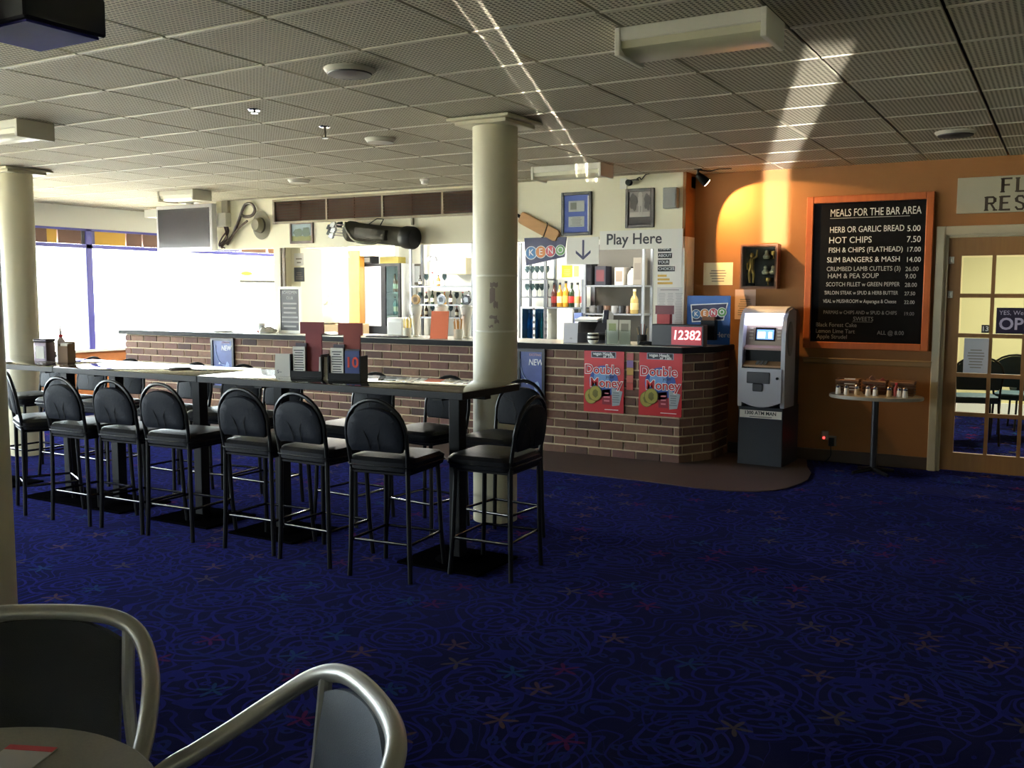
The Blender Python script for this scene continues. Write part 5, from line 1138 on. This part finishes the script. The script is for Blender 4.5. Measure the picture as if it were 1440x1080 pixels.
b = nb(); lathe(b, [(0.06, 0), (0.065, 0.01), (0.065, 0.13), (0.045, 0.17), (0.02, 0.19), (0.02, 0.21)], 16); obj('body', b, M('jug_white', 'd8d4cc', 0.4), t)
b = nb(); tube(b, smooth_path([(0.05, 0, 0.165), (0.085, 0, 0.15), (0.085, 0, 0.09), (0.06, 0, 0.07)], 4), 0.009, 6); obj('handle', b, M('jug_white'), t)
b = nb(); lathe(b, [(0.023, 0.205), (0.023, 0.225)], 10); obj('cap', b, BLACK, t)
for k in range(6):
    p = bk(828+k*10.5, 440); t = thing('mug', '%s mug, %s from the left on the rack lower shelf' % (('grey', 'dark', 'brown')[k % 3], ORD[k]), 'mug', (p.x, YR+0.1, z2[1]), group='mugs on the steel rack')
    b = nb(); lathe(b, [(0.035, 0), (0.04, 0.006), (0.042, 0.095), (0.038, 0.095), (0.036, 0.01)], 14); obj('body', b, M('mug_%d' % (k % 3), ('8c8c8c', '26262a', '5a4030')[k % 3], 0.35), t)
    b = nb(); tube(b, smooth_path([(0.04, 0, 0.08), (0.066, 0, 0.07), (0.066, 0, 0.035), (0.04, 0, 0.02)], 4), 0.006, 6); obj('handle', b, M('mug_%d' % (k % 3)), t)
p = bk(889, 440); bottle(p.x+0.02, YR+0.02, z2[1], 'tall tan bottle standing in front of the mugs on the rack', 'b0985c', 0.05, 0.30, 'd8d0b0', 'c8b47c')
# no smoking sign and yellow notice on the back wall
YX = 11.25
a, c = ony(838, 375, YX), ony(858, 357, YX); t = thing('no_smoking_sign', 'red no smoking sign on the bar back wall above the rack', 'sign', ((a.x+c.x)/2, YX, (a.z+c.z)/2))
b = nb(); bx(b, -0.11, 0.11, -0.004, 0, -0.12, 0.10); obj('board', b, M('sign_red', 'a83038', 0.5), t, smooth=False)
blob(t, 0, 0.0, 0.08, 0.08, -0.004, WTXT, 'disc', 20)
b = nb(); tube(b, [(0.065*math.cos(q), -0.006, 0.065*math.sin(q)) for q in [2*PI*i/18 for i in range(18)]], 0.010, 5, closed=True); tube(b, [(-0.045, -0.006, 0.045), (0.045, -0.006, -0.045)], 0.008, 5); obj('ring', b, RED, t)
b = nb(); bx(b, -0.045, 0.03, -0.007, -0.005, -0.012, 0.006); obj('cigarette', b, INK, t, smooth=False)
sheet('notice', 'bright yellow notice on the bar back wall left of the rack', 'notice', 790, 373, 805, 390, YX, M('yellow_paper', 'e8dc30', 0.7), [], 4)
sheet('notice', 'smaller pale yellow notice beside the bright yellow one', 'notice', 807, 374, 814, 389, YX, M('pale_yellow_paper', 'd8d478', 0.7), [], 4)
# hanging glass rack with wine glasses on the right
def wine_glass(x, y, z, hang, label, group):
    t = thing('wine_glass', label, 'glass', (x, y, z), group=group, rot=((PI if hang else 0), 0, 0))
    b = nb(); lathe(b, [(0.03, 0), (0.028, 0.003), (0.004, 0.008), (0.004, 0.075)], 10); obj('stem', b, M('dark_glass', '5c6468', 0.1), t)
    b = nb(); lathe(b, [(0.004, 0.075), (0.028, 0.10), (0.034, 0.13), (0.028, 0.165), (0.026, 0.165), (0.031, 0.13), (0.004, 0.08)], 12); obj('bowl', b, M('smoke_glass', trans='b8c4c8'), t)
r3, z3, xa, xb = rack(731, 766, (392, 417), 'wall shelf with rows of wine glasses right of the column', top=1.25, mat=M('shelf_steel'))
for j in range(2):
    for k in range(5):
        p = bk(735+k*7, 400); wine_glass(p.x, YR+0.12, z3[j], False, 'stemmed wine glass on the %s shelf right of the column, %s from left' % (('upper', 'lower')[j], ORD[k]), 'wine glasses right of the column')
# glass-door cooler with blue and green contents
a, c = bk(732, 468), bk(770, 432); t = thing('counter_cooler', 'glass fronted cooler with blue and green drinks on the back bench', 'cooler', ((a.x+c.x)/2, YR, 0.9)); w_ = (c.x-a.x)/2; h_ = c.z-0.9
b = nb(); bx(b, -w_, -w_+0.02, 0, 0.3, 0, h_); bx(b, w_-0.02, w_, 0, 0.3, 0, h_); bx(b, -w_+0.02, w_-0.02, 0, 0.3, h_-0.02, h_); bx(b, -w_+0.02, w_-0.02, 0, 0.3, 0, 0.02); bx(b, -w_+0.02, w_-0.02, 0.28, 0.3, 0.02, h_-0.02); bx(b, -0.012, 0.012, 0, 0.03, 0.02, h_-0.02); obj('case', b, M('cooler_white', 'd8dcd8', 0.4), t, smooth=False)
for s in (0, 1):
    b = nb(); bx(b, -w_+0.02+s*w_, -0.012+s*w_-0.008*s, 0.006, 0.010, 0.02, h_-0.02); obj('door_pane', b, M('aqua_glass', trans=('a8d0e8', 'a8dcc0')[0]), t, smooth=False)
for s in (0, 1):
    for j in range(5):
        b = nb(); bx(b, -0.02+s*w_*0.9, 0.012+s*w_*0.9, -0.004, 0.006, 0.05+j*0.085, 0.085+j*0.085); obj('price_tab', b, INK, t, smooth=False)
for s in (0, 1):
    for k in range(3):
        bottle((a.x+c.x)/2-w_*0.75+s*w_+k*w_*0.27, YR+0.14, 0.92, '%s drink in the glass cooler, %s of three in its half' % (('blue', 'green')[s], ORD[k]), ('4c9cc8', '5cb890')[s], 0.03, h_*0.85, 'e8e8e8', None, 'drinks in the cooler')
carton(783, 434, 805, 456, 'plain white box below the spirit shelf', 'd0ccc0', Y=YR-0.03, z=0.9)
carton(807, 440, 818, 458, 'small blue and white packet beside the white box', '5c6c9c', Y=YR-0.03, z=0.9, lab='d0d4dc')
# left part: double-door fridge, mirror, cabinet, wine, glasses
a, c = bk(505, 470), bk(563, 370); t = thing('drinks_fridge', 'tall black framed glass door drinks fridge left of the beer taps', 'fridge', ((a.x+c.x)/2, YR, 0)); w_ = (c.x-a.x)/2; h_ = c.z
b = nb(); bx(b, -w_, w_, 0.33, 0.36, 0, h_); bx(b, -w_, -w_+0.03, 0.02, 0.33, 0, h_); bx(b, w_-0.03, w_, 0.02, 0.33, 0, h_); bx(b, -w_+0.03, w_-0.03, 0.02, 0.33, 0, 0.98); bx(b, -w_+0.03, w_-0.03, 0.02, 0.33, h_-0.03, h_); obj('cabinet', b, M('fridge_inside', 'e0e4e4', 0.5), t, smooth=False)
xm = 0.10*w_*2
for nm, x0, x1 in (('a', -w_, xm), ('b', xm, w_)):
    b = nb(); f = 0.04; zb = 1.0
    for q in ((x0, x0+f, 0.06, h_), (x1-f, x1, 0.06, h_), (x0+f, x1-f, h_-f, h_), (x0+f, x1-f, 0.06, 1.04)): bx(b, q[0], q[1], -0.01, 0.02, q[2], q[3])
    dd = obj('door', b, BLACK, t, smooth=False)
    b = nb(); bx(b, x0+f, x1-f, 0.0, 0.008, 1.04, h_-f); obj('pane', b, GLASSG if nm == 'b' else M('white_reflection_pane', 'e4e8ea', 0.3), dd, smooth=False)  # left pane painted opaque white for its bright reflection
for z in (1.20, 1.52):
    b = nb(); bx(b, xm+0.02, w_-0.03, 0.05, 0.33, z-0.015, z); obj('wire_shelf', b, STEEL, t, smooth=False)
cx = (a.x+c.x)/2
for z, cl, nm, zz in ((1.20, '6c8c94', 'clear', 'middle'), (1.52, '8c5c4c', 'reddish', 'top')):
    for k in range(3): bottle(cx+xm+0.08+k*0.075, YR+0.16, z, '%s bottle on the %s shelf of the fridge, %s from left' % (nm, zz, ORD[k]), cl, 0.03, 0.26, '30302c', 'd0c8b8', 'bottles in the drinks fridge')
carton(508, 360, 522, 369, 'small black and white box on top of the drinks fridge', '34343a', Y=YR+0.05, z=h_, lab='d8d8d8')
carton(534, 361, 560, 369, 'long straw yellow box on top of the drinks fridge', 'b0a050', Y=YR+0.05, z=h_)
# timber door jamb left of the fridge
a, c = bk(492, 470, 10.7), bk(505, 362, 10.7); b = nb(); bx(b, a.x, c.x, 10.7, 10.82, 0, c.z+0.1, bev=0.006); bx(b, a.x-0.03, a.x, 10.72, 10.80, 0, c.z+0.1); struct('trim_21', b, JAMBW)
bm = nb(); bx(bm, a.x-0.02, bk(563, 400).x, 10.72, 10.82, c.z+0.02, 2.5); struct('wall_fridge_header', bm, BWALL, smooth=False)
# back wall rack between fridge and column: shelves of bottles and glasses
r4, z4, xa, xb = rack(577, 664, (402, 428, 446), 'mirrored back bar shelf full of bottles behind the beer taps', top=1.3, mat=M('shelf_steel'))
b4 = [('1c1c1c', 'black'), ('d8d8dc', 'clear'), ('3c2a1a', 'brown'), ('2c3c2c', 'green'), ('b08038', 'amber')]
kk = 0
for j in range(3):
    for k in range(10):
        px_ = 582+k*8.6
        if j == 0 and 620 < px_: continue
        p = bk(px_, 400); cl, nm = b4[(k*3+j*2) % 5]
        if (k+j) % 3 == 1: wine_glass(p.x, YR+0.15, z4[j], False, 'glass among the bottles on back bar shelf %s, place %s' % (('top', 'middle', 'bottom')[j], ORD[k]), 'glasses on the back bar')
        else: bottle(p.x, YR+0.15, z4[j], '%s bottle on the %s back bar shelf, place %s from the fridge' % (nm, ('top', 'middle', 'bottom')[j], ORD[k]), cl, 0.026, 0.15+0.02*((k*7) % 3), ('18181a', 'c0c0c0', 'a02020')[(k+j) % 3], 'd0c8b0', 'bottles on the back bar')
t, w_, h_, y_ = frame('framed_mirror', 'small dark framed mirror right of the drinks fridge', 'mirror', 577, 371, 594, 400, 11.2, 0.03, M('grey_frame', '5c5850', 0.4), M('mirror_face', 'd8dcdc', 0.08, 0.9))
carton(628, 362, 655, 386, 'beige wall cabinet above the back bar shelf', 'b0a88c', Y=11.0, d=0.24, name='wall_cabinet', cat='cabinet', lab='a89f84')
for k in range(2):
    p = bk(657+k*5, 405, 10.6); 
    bottle(p.x, 10.98, z4[0], 'dark wine bottle with red top near the column, %s one' % ('left', 'right')[k], '161418', 0.036, 0.36, 'b82c28', '282024')
t = thing('pendant_lamp', 'grey domed lamp on a rail behind the bar, near the beige cabinet', 'lamp', (*bk(608, 364, 10.3)[:2], 2.5)); zp = bk(608, 364, 10.3).z-2.5
b = nb(); lathe(b, [(0.075, zp-0.03), (0.06, zp+0.02), (0.02, zp+0.04)], 16); obj('shade', b, STEEL, t)
b = nb(); tube(b, [(0, 0, zp+0.03), (0, 0, 0)], 0.006, 6); obj('rod', b, STEEL, t)
t = thing('pendant_lamp', 'dark domed lamp hanging behind the bar above the plastic bags', 'lamp', (*bk(483, 359, 10.3)[:2], 2.5)); zp = bk(483, 359, 10.3).z-2.5
b = nb(); lathe(b, [(0.085, zp-0.03), (0.07, zp+0.02), (0.02, zp+0.05)], 16); obj('shade', b, M('dark_shade', '48484c', 0.5), t)
b = nb(); tube(b, [(0, 0, zp+0.03), (0, 0, 0)], 0.006, 6); obj('rod', b, STEEL, t)
# hanging plastic bags and stuff behind the left bar
def bag(px, py, r, h, label):
    p = bk(px, py, 9.6); t = thing('plastic_bag', label, 'bag', (p.x, 9.6, p.z)); prof = [(r*0.3, -h*0.5), (r*0.85, -h*0.42), (r, -h*0.2), (r*0.8, h*0.1), (r*0.35, h*0.35), (r*0.15, h*0.5)]
    b = nb(); lathe(b, prof, 18)
    for v in b.verts: v.co += Vector((random.uniform(-.014, .014), random.uniform(-.014, .014), random.uniform(-.01, .01)))
    obj('body', b, M('white_plastic_film', 'dcdcd6', 0.35), t)
    b = nb(); tube(b, smooth_path([(0, 0, h*0.48), (0.03, 0, h*0.6), (0.0, 0, h*0.75), (-0.03, 0, h*0.6), (0, 0, h*0.48)], 4), 0.007, 6); obj('handle', b, M('white_plastic_film'), t); return t
bag(452, 412, 0.12, 0.32, 'white plastic bag hanging behind the counter beside the small chalkboard')
bag(463, 440, 0.14, 0.30, 'bulging white plastic bag standing lower, left of the timber jamb')
bm = nb(); a = bk(440, 470, 9.65); c = bk(488, 462, 9.65); bx(bm, a.x, c.x, 9.5, 10.1, 0, bk(460, 456, 9.6).z-0.0)
cab = tag(obj('kitchen_cabinet', bm, M('tan_cabinet', 'a8906c', 0.6)), 'tan cupboard behind the bar holding the plastic bags', 'cabinet')
for k in range(2):
    b = nb(); w2 = (c.x-a.x)/2; bx(b, a.x+k*w2+0.015, a.x+(k+1)*w2-0.015, 9.485, 9.5, 0.1, 0.9, bev=0.004); dd = obj('door', b, M('tan_door', 'b49c78', 0.6), cab)
    b = nb(); bx(b, a.x+w2-0.05+k*0.07, a.x+w2-0.03+k*0.07, 9.47, 9.485, 0.7, 0.85); obj('handle', b, CHROME, dd, smooth=False)

# ------------------------------------------------------------------ things standing on the bar counter
def tap(px, label, col, logo):
    p = ony(px, 470, 8.42); t = thing('beer_tap', label, 'beer tap', (p.x, 8.42, ZT))
    b = nb(); lathe(b, [(0.05, 0), (0.05, 0.012), (0.035, 0.02), (0.038, 0.08), (0.05, 0.22), (0.066, 0.30), (0.07, 0.325), (0.055, 0.345), (0.02, 0.35)], 20); obj('font', b, M('white_ceramic', 'dcdcd4', 0.25), t)
    b = nb(); lathe(b, [(0.052, -0.012), (0.055, 0), (0.052, 0.012)], 20, T=Matrix.Translation((0, 0, 0.40)) @ Matrix.Rotation(PI/2, 4, 'X')); obj('badge', b, col, t)
    blob(t, 0, 0.40, 0.03, 0.03, -0.012, logo, 'badge_print', 9, wob=0.2)
    b = nb(); tube(b, [(0, -0.04, 0.24), (0, -0.10, 0.24), (0, -0.11, 0.20)], 0.010, 8); obj('spout', b, CHROME, t)
    b = nb(); tube(b, [(0, 0, 0.345), (0, 0, 0.37)], 0.012, 8); obj('neck', b, CHROME, t)
tap(585, 'white beer tap with a gold badge, left of the three', M('badge_gold', 'a8803c', 0.4), M('badge_brown', '6c4c20', 0.5))
tap(621, 'white beer tap with a silver badge, partly behind the orange menu', M('badge_silver', '8c9094', 0.3, 0.6), M('badge_grey2', '50545c', 0.5))
tap(656, 'white beer tap with a dark badge, nearest the column', M('badge_dark', '34363c', 0.4), M('badge_silver'))
p = ony(617, 475, 8.2); card('orange_menu', 'plain orange menu board leaning on the bar counter between the taps', 'menu', p.x+0.0, 8.2, ZT, 0.21, 0.285, 0.05, 0.12, M('orange_card', 'd0602c', 0.6), [], 0.006)
def straws(px, label, cl):
    p = ony(px, 470, 8.30); t = thing('straw_cup', label, 'cup', (p.x, 8.30, ZT))
    b = nb(); lathe(b, [(0.04, 0), (0.042, 0.006), (0.048, 0.10), (0.044, 0.10), (0.038, 0.01)], 16); obj('cup', b, M('pale_cup', 'e0dcc8', 0.3), t)
    for k in range(12):
        q = 2*PI*k/12+0.2; rr = 0.022*((k % 3)+0.6)/1.6; b = nb(); tube(b, [(rr*math.cos(q), rr*math.sin(q), 0.02), (1.5*rr*math.cos(q), 1.5*rr*math.sin(q), 0.18+0.01*(k % 4))], 0.0045, 6); obj('straw', b, cl, t)
straws(573, 'cup of yellow straws left of the gold badged tap', M('straw_yellow', 'e0c44c', 0.5)); straws(644, 'cup of tan straws between the orange menu and the right tap', M('straw_tan', 'd09c50', 0.5))
a, c = ony(551, 468, 8.5), ony(568, 444, 8.5); t = thing('till_back', 'white plastic till back standing on the counter left of the taps', 'till', ((a.x+c.x)/2, 8.5, ZT))
b = nb(); bx(b, -0.11, 0.11, -0.06, 0.10, 0, 0.20, bev=0.02, seg=3); obj('body', b, M('till_white', 'dcdcd8', 0.4), t)
b = nb(); bx(b, -0.09, 0.09, -0.063, -0.06, 0.03, 0.15); obj('rear_panel', b, M('till_grey', 'c4c4c0', 0.5), t, smooth=False)
# bits at the left of the counter
a, c = ony(393, 463, 8.44), ony(423, 403, 8.44); t = thing('small_chalkboard', 'small white framed chalkboard with club notes standing on the bar', 'chalkboard', ((a.x+c.x)/2, 8.44, ZT)); w_ = (c.x-a.x)/2; h_ = c.z-ZT
b = nb(); 
for q in ((-w_, -w_+0.03, 0, h_), (w_-0.03, w_, 0, h_), (-w_+0.03, w_-0.03, 0, 0.03), (-w_+0.03, w_-0.03, h_-0.03, h_)): bx(b, q[0], q[1], -0.01, 0.012, q[2], q[3])
obj('frame', b, WHITE, t, smooth=False)
b = nb(); bx(b, -w_+0.03, w_-0.03, -0.004, 0.008, 0.03, h_-0.03); obj('slate', b, M('slate_grey', '3c3c40', 0.6), t, smooth=False)
b = nb(); tube(b, [(0, 0.012, h_*0.7), (0, 0.14, 0.004)], 0.008, 6); obj('prop', b, WHITE, t)
for k, s_ in enumerate(('BOARDMEN', 'CLUB')): text(s_, 0.05, (0, -0.0048, h_-0.07-k*0.063), CH[0], t, name='chalk_writing', sx=0.85)
grey_lines(t, -w_*0.75, w_*0.75, 0.05, h_-0.17, 6, -0.0041, CH[1])
t = thing('paper_stack', 'loose white papers and tray lying at the left of the bar counter', 'papers', (-8.75, 8.25, ZT))
for k in range(5):
    b = nb(); bx(b, -0.105, 0.105, -0.15, 0.15, 0, 0.004); obj('sheet', b, PAPER, t, loc=(0.1*k-0.2, 0.03*(k % 2), 0.0045*k), rot=(0, 0, 0.4*k), smooth=False)
t = thing('paper_stack', 'open white leaflets spread on the counter right of the small chalkboard', 'papers', (-7.1, 8.25, ZT))
for k in range(4):
    b = nb(); prism(b, [(-0.11, 0), (0, 0.03 if k % 2 else 0.004), (0.11, 0), (0.11, 0.003), (0, 0.034 if k % 2 else 0.008), (-0.11, 0.003)], -0.1, 0.1, ax='y'); obj('leaflet', b, PAPER, t, loc=(0.16*k-0.2, 0.02*k, 0.003*k), rot=(0, 0, 0.3*k-0.3), smooth=False)
p = ony(368, 462, 8.3); t = thing('paper_cup', 'white paper cup on the counter left of the small chalkboard', 'cup', (p.x, 8.3, ZT))
b = nb(); lathe(b, [(0.03, 0), (0.042, 0.11), (0.045, 0.115), (0.04, 0.115), (0.028, 0.008)], 16); obj('cup', b, PAPER, t)
b = nb(); lathe(b, [(0.0335, 0.03), (0.0405, 0.085), (0.041, 0.085), (0.0345, 0.03)], 16); obj('print_band', b, M('grey_print', 'b4b4b4', 0.6), t)
t = thing('bar_towel', 'crumpled white towel beside the paper cup on the counter', 'towel', (ony(376, 460, 8.35).x, 8.35, ZT))
b = nb(); lathe(b, [(0.10, 0), (0.11, 0.02), (0.085, 0.05), (0.05, 0.062), (0.01, 0.066)], 18)
for v in b.verts:
    if v.co.z > 0.005: v.co += Vector((random.uniform(-.02, .02), random.uniform(-.02, .02), random.uniform(-.012, .012)))
obj('cloth', b, M('towel_white', 'd8d6d0', 0.9), t)
b = nb(); bx(b, -0.12, -0.05, -0.06, -0.02, 0, 0.03, bev=0.01); obj('fold', b, M('towel_red', '7c3038', 0.9), t)
t = thing('drip_mat', 'black bar mat with small bits on the counter left of the white till', 'mat', (ony(545, 470, 8.2).x, 8.2, ZT))
b = nb(); bx(b, -0.22, 0.22, -0.1, 0.1, 0, 0.012, bev=0.004); obj('rubber', b, M('rubber', '1c1c20', 0.6), t)
for k in range(6):
    b = nb(); bx(b, -0.2+k*0.07, -0.15+k*0.07, -0.09, 0.09, 0.012, 0.015); obj('rib', b, M('rubber2', '2c2c30', 0.6), t, smooth=False)
# right end: menu card, terminal, mug, card holder, tally display, keno stand
p = ony(802, 481, 8.2); card('menu_card', 'white menu card with a signature standing at the right of the counter', 'menu', p.x, 8.2, ZT, 0.145, 0.19, 0.05, 0.08, M('white_card', 'c8c8d0', 0.7), [('~S~', 0.05, 0.22, 0.024, INK)], 0.004)
p = ony(833, 478, 8.45); t = thing('keno_terminal', 'black betting terminal with a sloped screen on the counter', 'terminal', (p.x, 8.48, ZT), 0.1)
b = nb(); prism(b, [(-0.15, 0), (0.15, 0), (0.15, 0.16), (0.05, 0.2), (-0.15, 0.09)], -0.17, 0.17, ax='x'); obj('body', b, M('terminal_black', '1a1a1e', 0.4), t, smooth=False)
b = nb(); bx(b, -0.17, 0.06, -0.05, 0.13, 0.205, 0.225, T=Matrix.Rotation(R(8), 4, 'X')); obj('paper_tray', b, M('tray_white', 'c8c8c4', 0.5), t, smooth=False)
b = nb(); bx(b, 0.10, 0.16, -0.10, 0.06, 0.14, 0.30, bev=0.01, T=Matrix.Rotation(R(-15), 4, 'X')); obj('customer_screen', b, M('screen_grey', '3c3c48', 0.3), t)
p = ony(834, 481, 8.18); t = thing('striped_mug', 'small white mug with black bands in front of the terminal', 'mug', (p.x, 8.18, ZT))
b = nb(); lathe(b, [(0.03, 0), (0.048, 0.02), (0.055, 0.06), (0.05, 0.10), (0.045, 0.10), (0.04, 0.02)], 18); obj('body', b, WHITE, t)
for z in (0.045, 0.08):
    b = nb(); r_ = 0.0535 if z < 0.05 else 0.0545; lathe(b, [(r_-0.002, z-0.01), (r_+0.001, z-0.006), (r_+0.001, z+0.006), (r_-0.003, z+0.01)], 18); obj('band', b, BLACK, t)
t = thing('receipt_printer', 'dark low printer between the terminal and the leaflet holder', 'printer', (ony(846, 476, 8.3).x, 8.34, ZT))
b = nb(); prism(b, [(-0.07, 0), (0.07, 0), (0.07, 0.17), (0.03, 0.19), (-0.07, 0.10)], -0.07, 0.07, ax='x'); obj('body', b, M('printer_grey', '34343c', 0.4), t, smooth=False)
b = nb(); bx(b, -0.05, 0.05, -0.075, -0.07, 0.03, 0.08); obj('slot', b, BLACK, t, smooth=False)
a, c = ony(853, 483, 8.14), ony(888, 450, 8.14); t = thing('leaflet_holder', 'clear leaflet holder with two white cards on the counter above the red poster', 'leaflet holder', ((a.x+c.x)/2, 8.14, ZT)); w_ = (c.x-a.x)/2; h_ = c.z-ZT
b = nb(); bx(b, -w_, w_, -0.02, 0.03, 0, 0.006); bx(b, -w_, w_, -0.024, -0.02, 0, h_*0.6); obj('stand', b, GLASS, t, smooth=False)
for k in range(2):
    x0 = -w_+0.006+k*w_; b = nb(); bx(b, x0, x0+w_-0.01, -0.012, -0.006, 0.006, h_); cd = obj('leaflet', b, M('leaflet_%d' % k, ('c8c4b0', 'b8b4a0')[k], 0.7), t, smooth=False)
    patch(t, x0+0.02, x0+w_-0.03, h_*0.55, h_*0.85, -0.012, M('leaflet_pic%d' % k, ('98a06c', '7c7868')[k], 0.7), 'leaflet_print')
# dark clutter: pen pot and leads
p = ony(903, 480, 8.3); t = thing('pen_pot', 'dark pot of pens and cables right of the leaflet holder', 'pot', (p.x, 8.3, ZT))
b = nb(); lathe(b, [(0.04, 0), (0.045, 0.005), (0.045, 0.09), (0.04, 0.09), (0.038, 0.01)], 16); obj('pot', b, M('pot_dark', '2c2824', 0.5), t)
for k in range(6):
    q = k*1.1; b = nb(); tube(b, [(0.02*math.cos(q), 0.02*math.sin(q), 0.02), (0.05*math.cos(q), 0.05*math.sin(q), 0.15+0.02*(k % 3))], 0.005, 6); obj('pen', b, M('pen_%d' % (k % 3), ('8c7c5c', '20242c', '702424')[k % 3], 0.4), t)
t = thing('cable_tangle', 'coil of black cable lying on the counter beside the pen pot', 'cable', (ony(912, 483, 8.22).x, 8.22, ZT))
for k in range(3):
    b = nb(); tube(b, [(0.06*math.cos(q)*(1+0.2*k), 0.04*math.sin(q), 0.008+0.01*k+0.006*math.sin(3*q)) for q in [2*PI*i/16 for i in range(16)]], 0.006, 6, closed=True); obj('loop', b, BLACK, t)
a, c = ony(916, 486, 8.16), ony(990, 457, 8.16); t = thing('tally_display', 'black counter display showing 12382 in glowing red digits', 'display', ((a.x+c.x)/2, 8.16, ZT)); w_ = (c.x-a.x)/2; h_ = c.z-ZT
b = nb(); bx(b, -w_, w_, 0, 0.10, 0, h_, bev=0.006); obj('case', b, M('display_case_black', '14141a', 0.4), t)
b = nb(); bx(b, -w_*0.22, w_*0.92, -0.004, 0, 0.015, h_-0.02); obj('red_window', b, M('red_window', '50040f', 0.3, emit=0.12, ecol='d01030'), t, smooth=False)
text('12382', 0.115, (w_*0.35, -0.006, h_*0.5), M('led_digits', 'ffd0d0', 0.4, emit=1.2, ecol='ff8080'), t, name='led_digits', bold=0.002, sx=0.92, shear=0.1)
a, c = ony(925, 462, 8.4), ony(944, 437, 8.4); t = thing('ticket_box', 'small red and blue ticket box behind the tally display', 'box', ((a.x+c.x)/2, 8.4, ZT))
b = nb(); bx(b, -0.06, 0.06, -0.03, 0.03, 0, 0.19); obj('carton', b, M('ticket_blue', '2c3c84', 0.5), t, smooth=False)
b = nb(); bx(b, -0.062, 0.062, -0.032, 0.032, 0.19, 0.28); obj('lid', b, M('ticket_red2', 'a82c30', 0.5), t, smooth=False)
b = nb(); bx(b, -0.09, 0.09, -0.004, 0.004, 0.28, 0.36); obj('header', b, M('ticket_wine', '6c3038', 0.5), t, smooth=False)
YN = 8.64; a, c = ony(966, 476, YN), ony(1028, 416, YN); t = thing('keno_stand', 'blue cardboard KENO stand with coloured balls at the right end of the counter', 'stand', (a.x, YN, ZT)); W_ = c.x-a.x; H_ = c.z-ZT
b = nb(); bx(b, 0, W_, -0.012, 0, 0, H_); obj('panel', b, M('keno_panel', '1c5cac', 0.45), t, smooth=False)
b = nb(); prism(b, [(W_*0.12, H_*0.45), (W_*0.86, H_*0.50), (W_*0.95, H_*0.86), (W_*0.08, H_*0.82)], -0.0135, -0.012, ax='y'); obj('white_outline', b, WTXT, t, smooth=False)
b = nb(); prism(b, [(W_*0.15, H_*0.475), (W_*0.84, H_*0.52), (W_*0.92, H_*0.84), (W_*0.11, H_*0.80)], -0.0145, -0.0135, ax='y'); obj('navy_field', b, NAVY, t, smooth=False)
for k, (ch, col) in enumerate((('K', KB), ('E', KO), ('N', KR), ('O', KG))): ball(t, W_*(0.22+0.20*k), H_*(0.62+0.015*k), 0.045, -0.0145-0.0026*k, WTXT, col, ch, 0.06)
b = nb(); bx(b, W_*0.40, W_*0.72, -0.10, -0.0145, H_*0.1, H_*0.5); obj('leaflet_pocket', b, BLACK, t, smooth=False)
b = nb(); bx(b, W_*0.42, W_*0.70, -0.09, -0.03, H_*0.5, H_*0.57); obj('leaflets', b, M('leaflet_brown', '7c4c2c', 0.6), t, smooth=False)
text('Here', 0.07, (W_*0.84, -0.0128, H_*0.20), WTXT, t)
b = nb(); bx(b, 0.03, W_-0.03, -0.0, 0.10, 0, 0.01); obj('foot', b, M('keno_panel'), t, smooth=False)
# notices on the bar pier and a poster on the far window
sheet('notice', 'black and white notice on the bar pier above the small chalkboard', 'notice', 414, 376, 428, 396, YK+0.12, INK, [], 4)
sheet('notice', 'white notice with yellow print at the top of the bar pier', 'notice', 414, 356, 427, 374, YK+0.12, PAPER, [], 2)
pt = onx(363, 385, XW+0.03); t = thing('window_poster', 'white poster with a yellow spot and black strip on the far window', 'poster', (XW+0.02, pt.y, pt.z))
b = nb(); bx(b, 0, 0.004, -0.42, 0.42, -0.15, 0.15); obj('sheet', b, M('poster_white', 'f0f0e8', 0.8), t, smooth=False)
b = nb(); bx(b, 0.004, 0.006, -0.40, 0.40, -0.14, -0.11); obj('black_strip', b, INK, t, smooth=False)
b = nb(); prism(b, [(-0.25+0.12*math.cos(q), -0.0+0.03*math.sin(q)) for q in [2*PI*i/14 for i in range(14)]], 0.004, 0.006, ax='x'); obj('yellow_spot', b, M('spot_yellow', 'd0d030', 0.6), t, smooth=False)
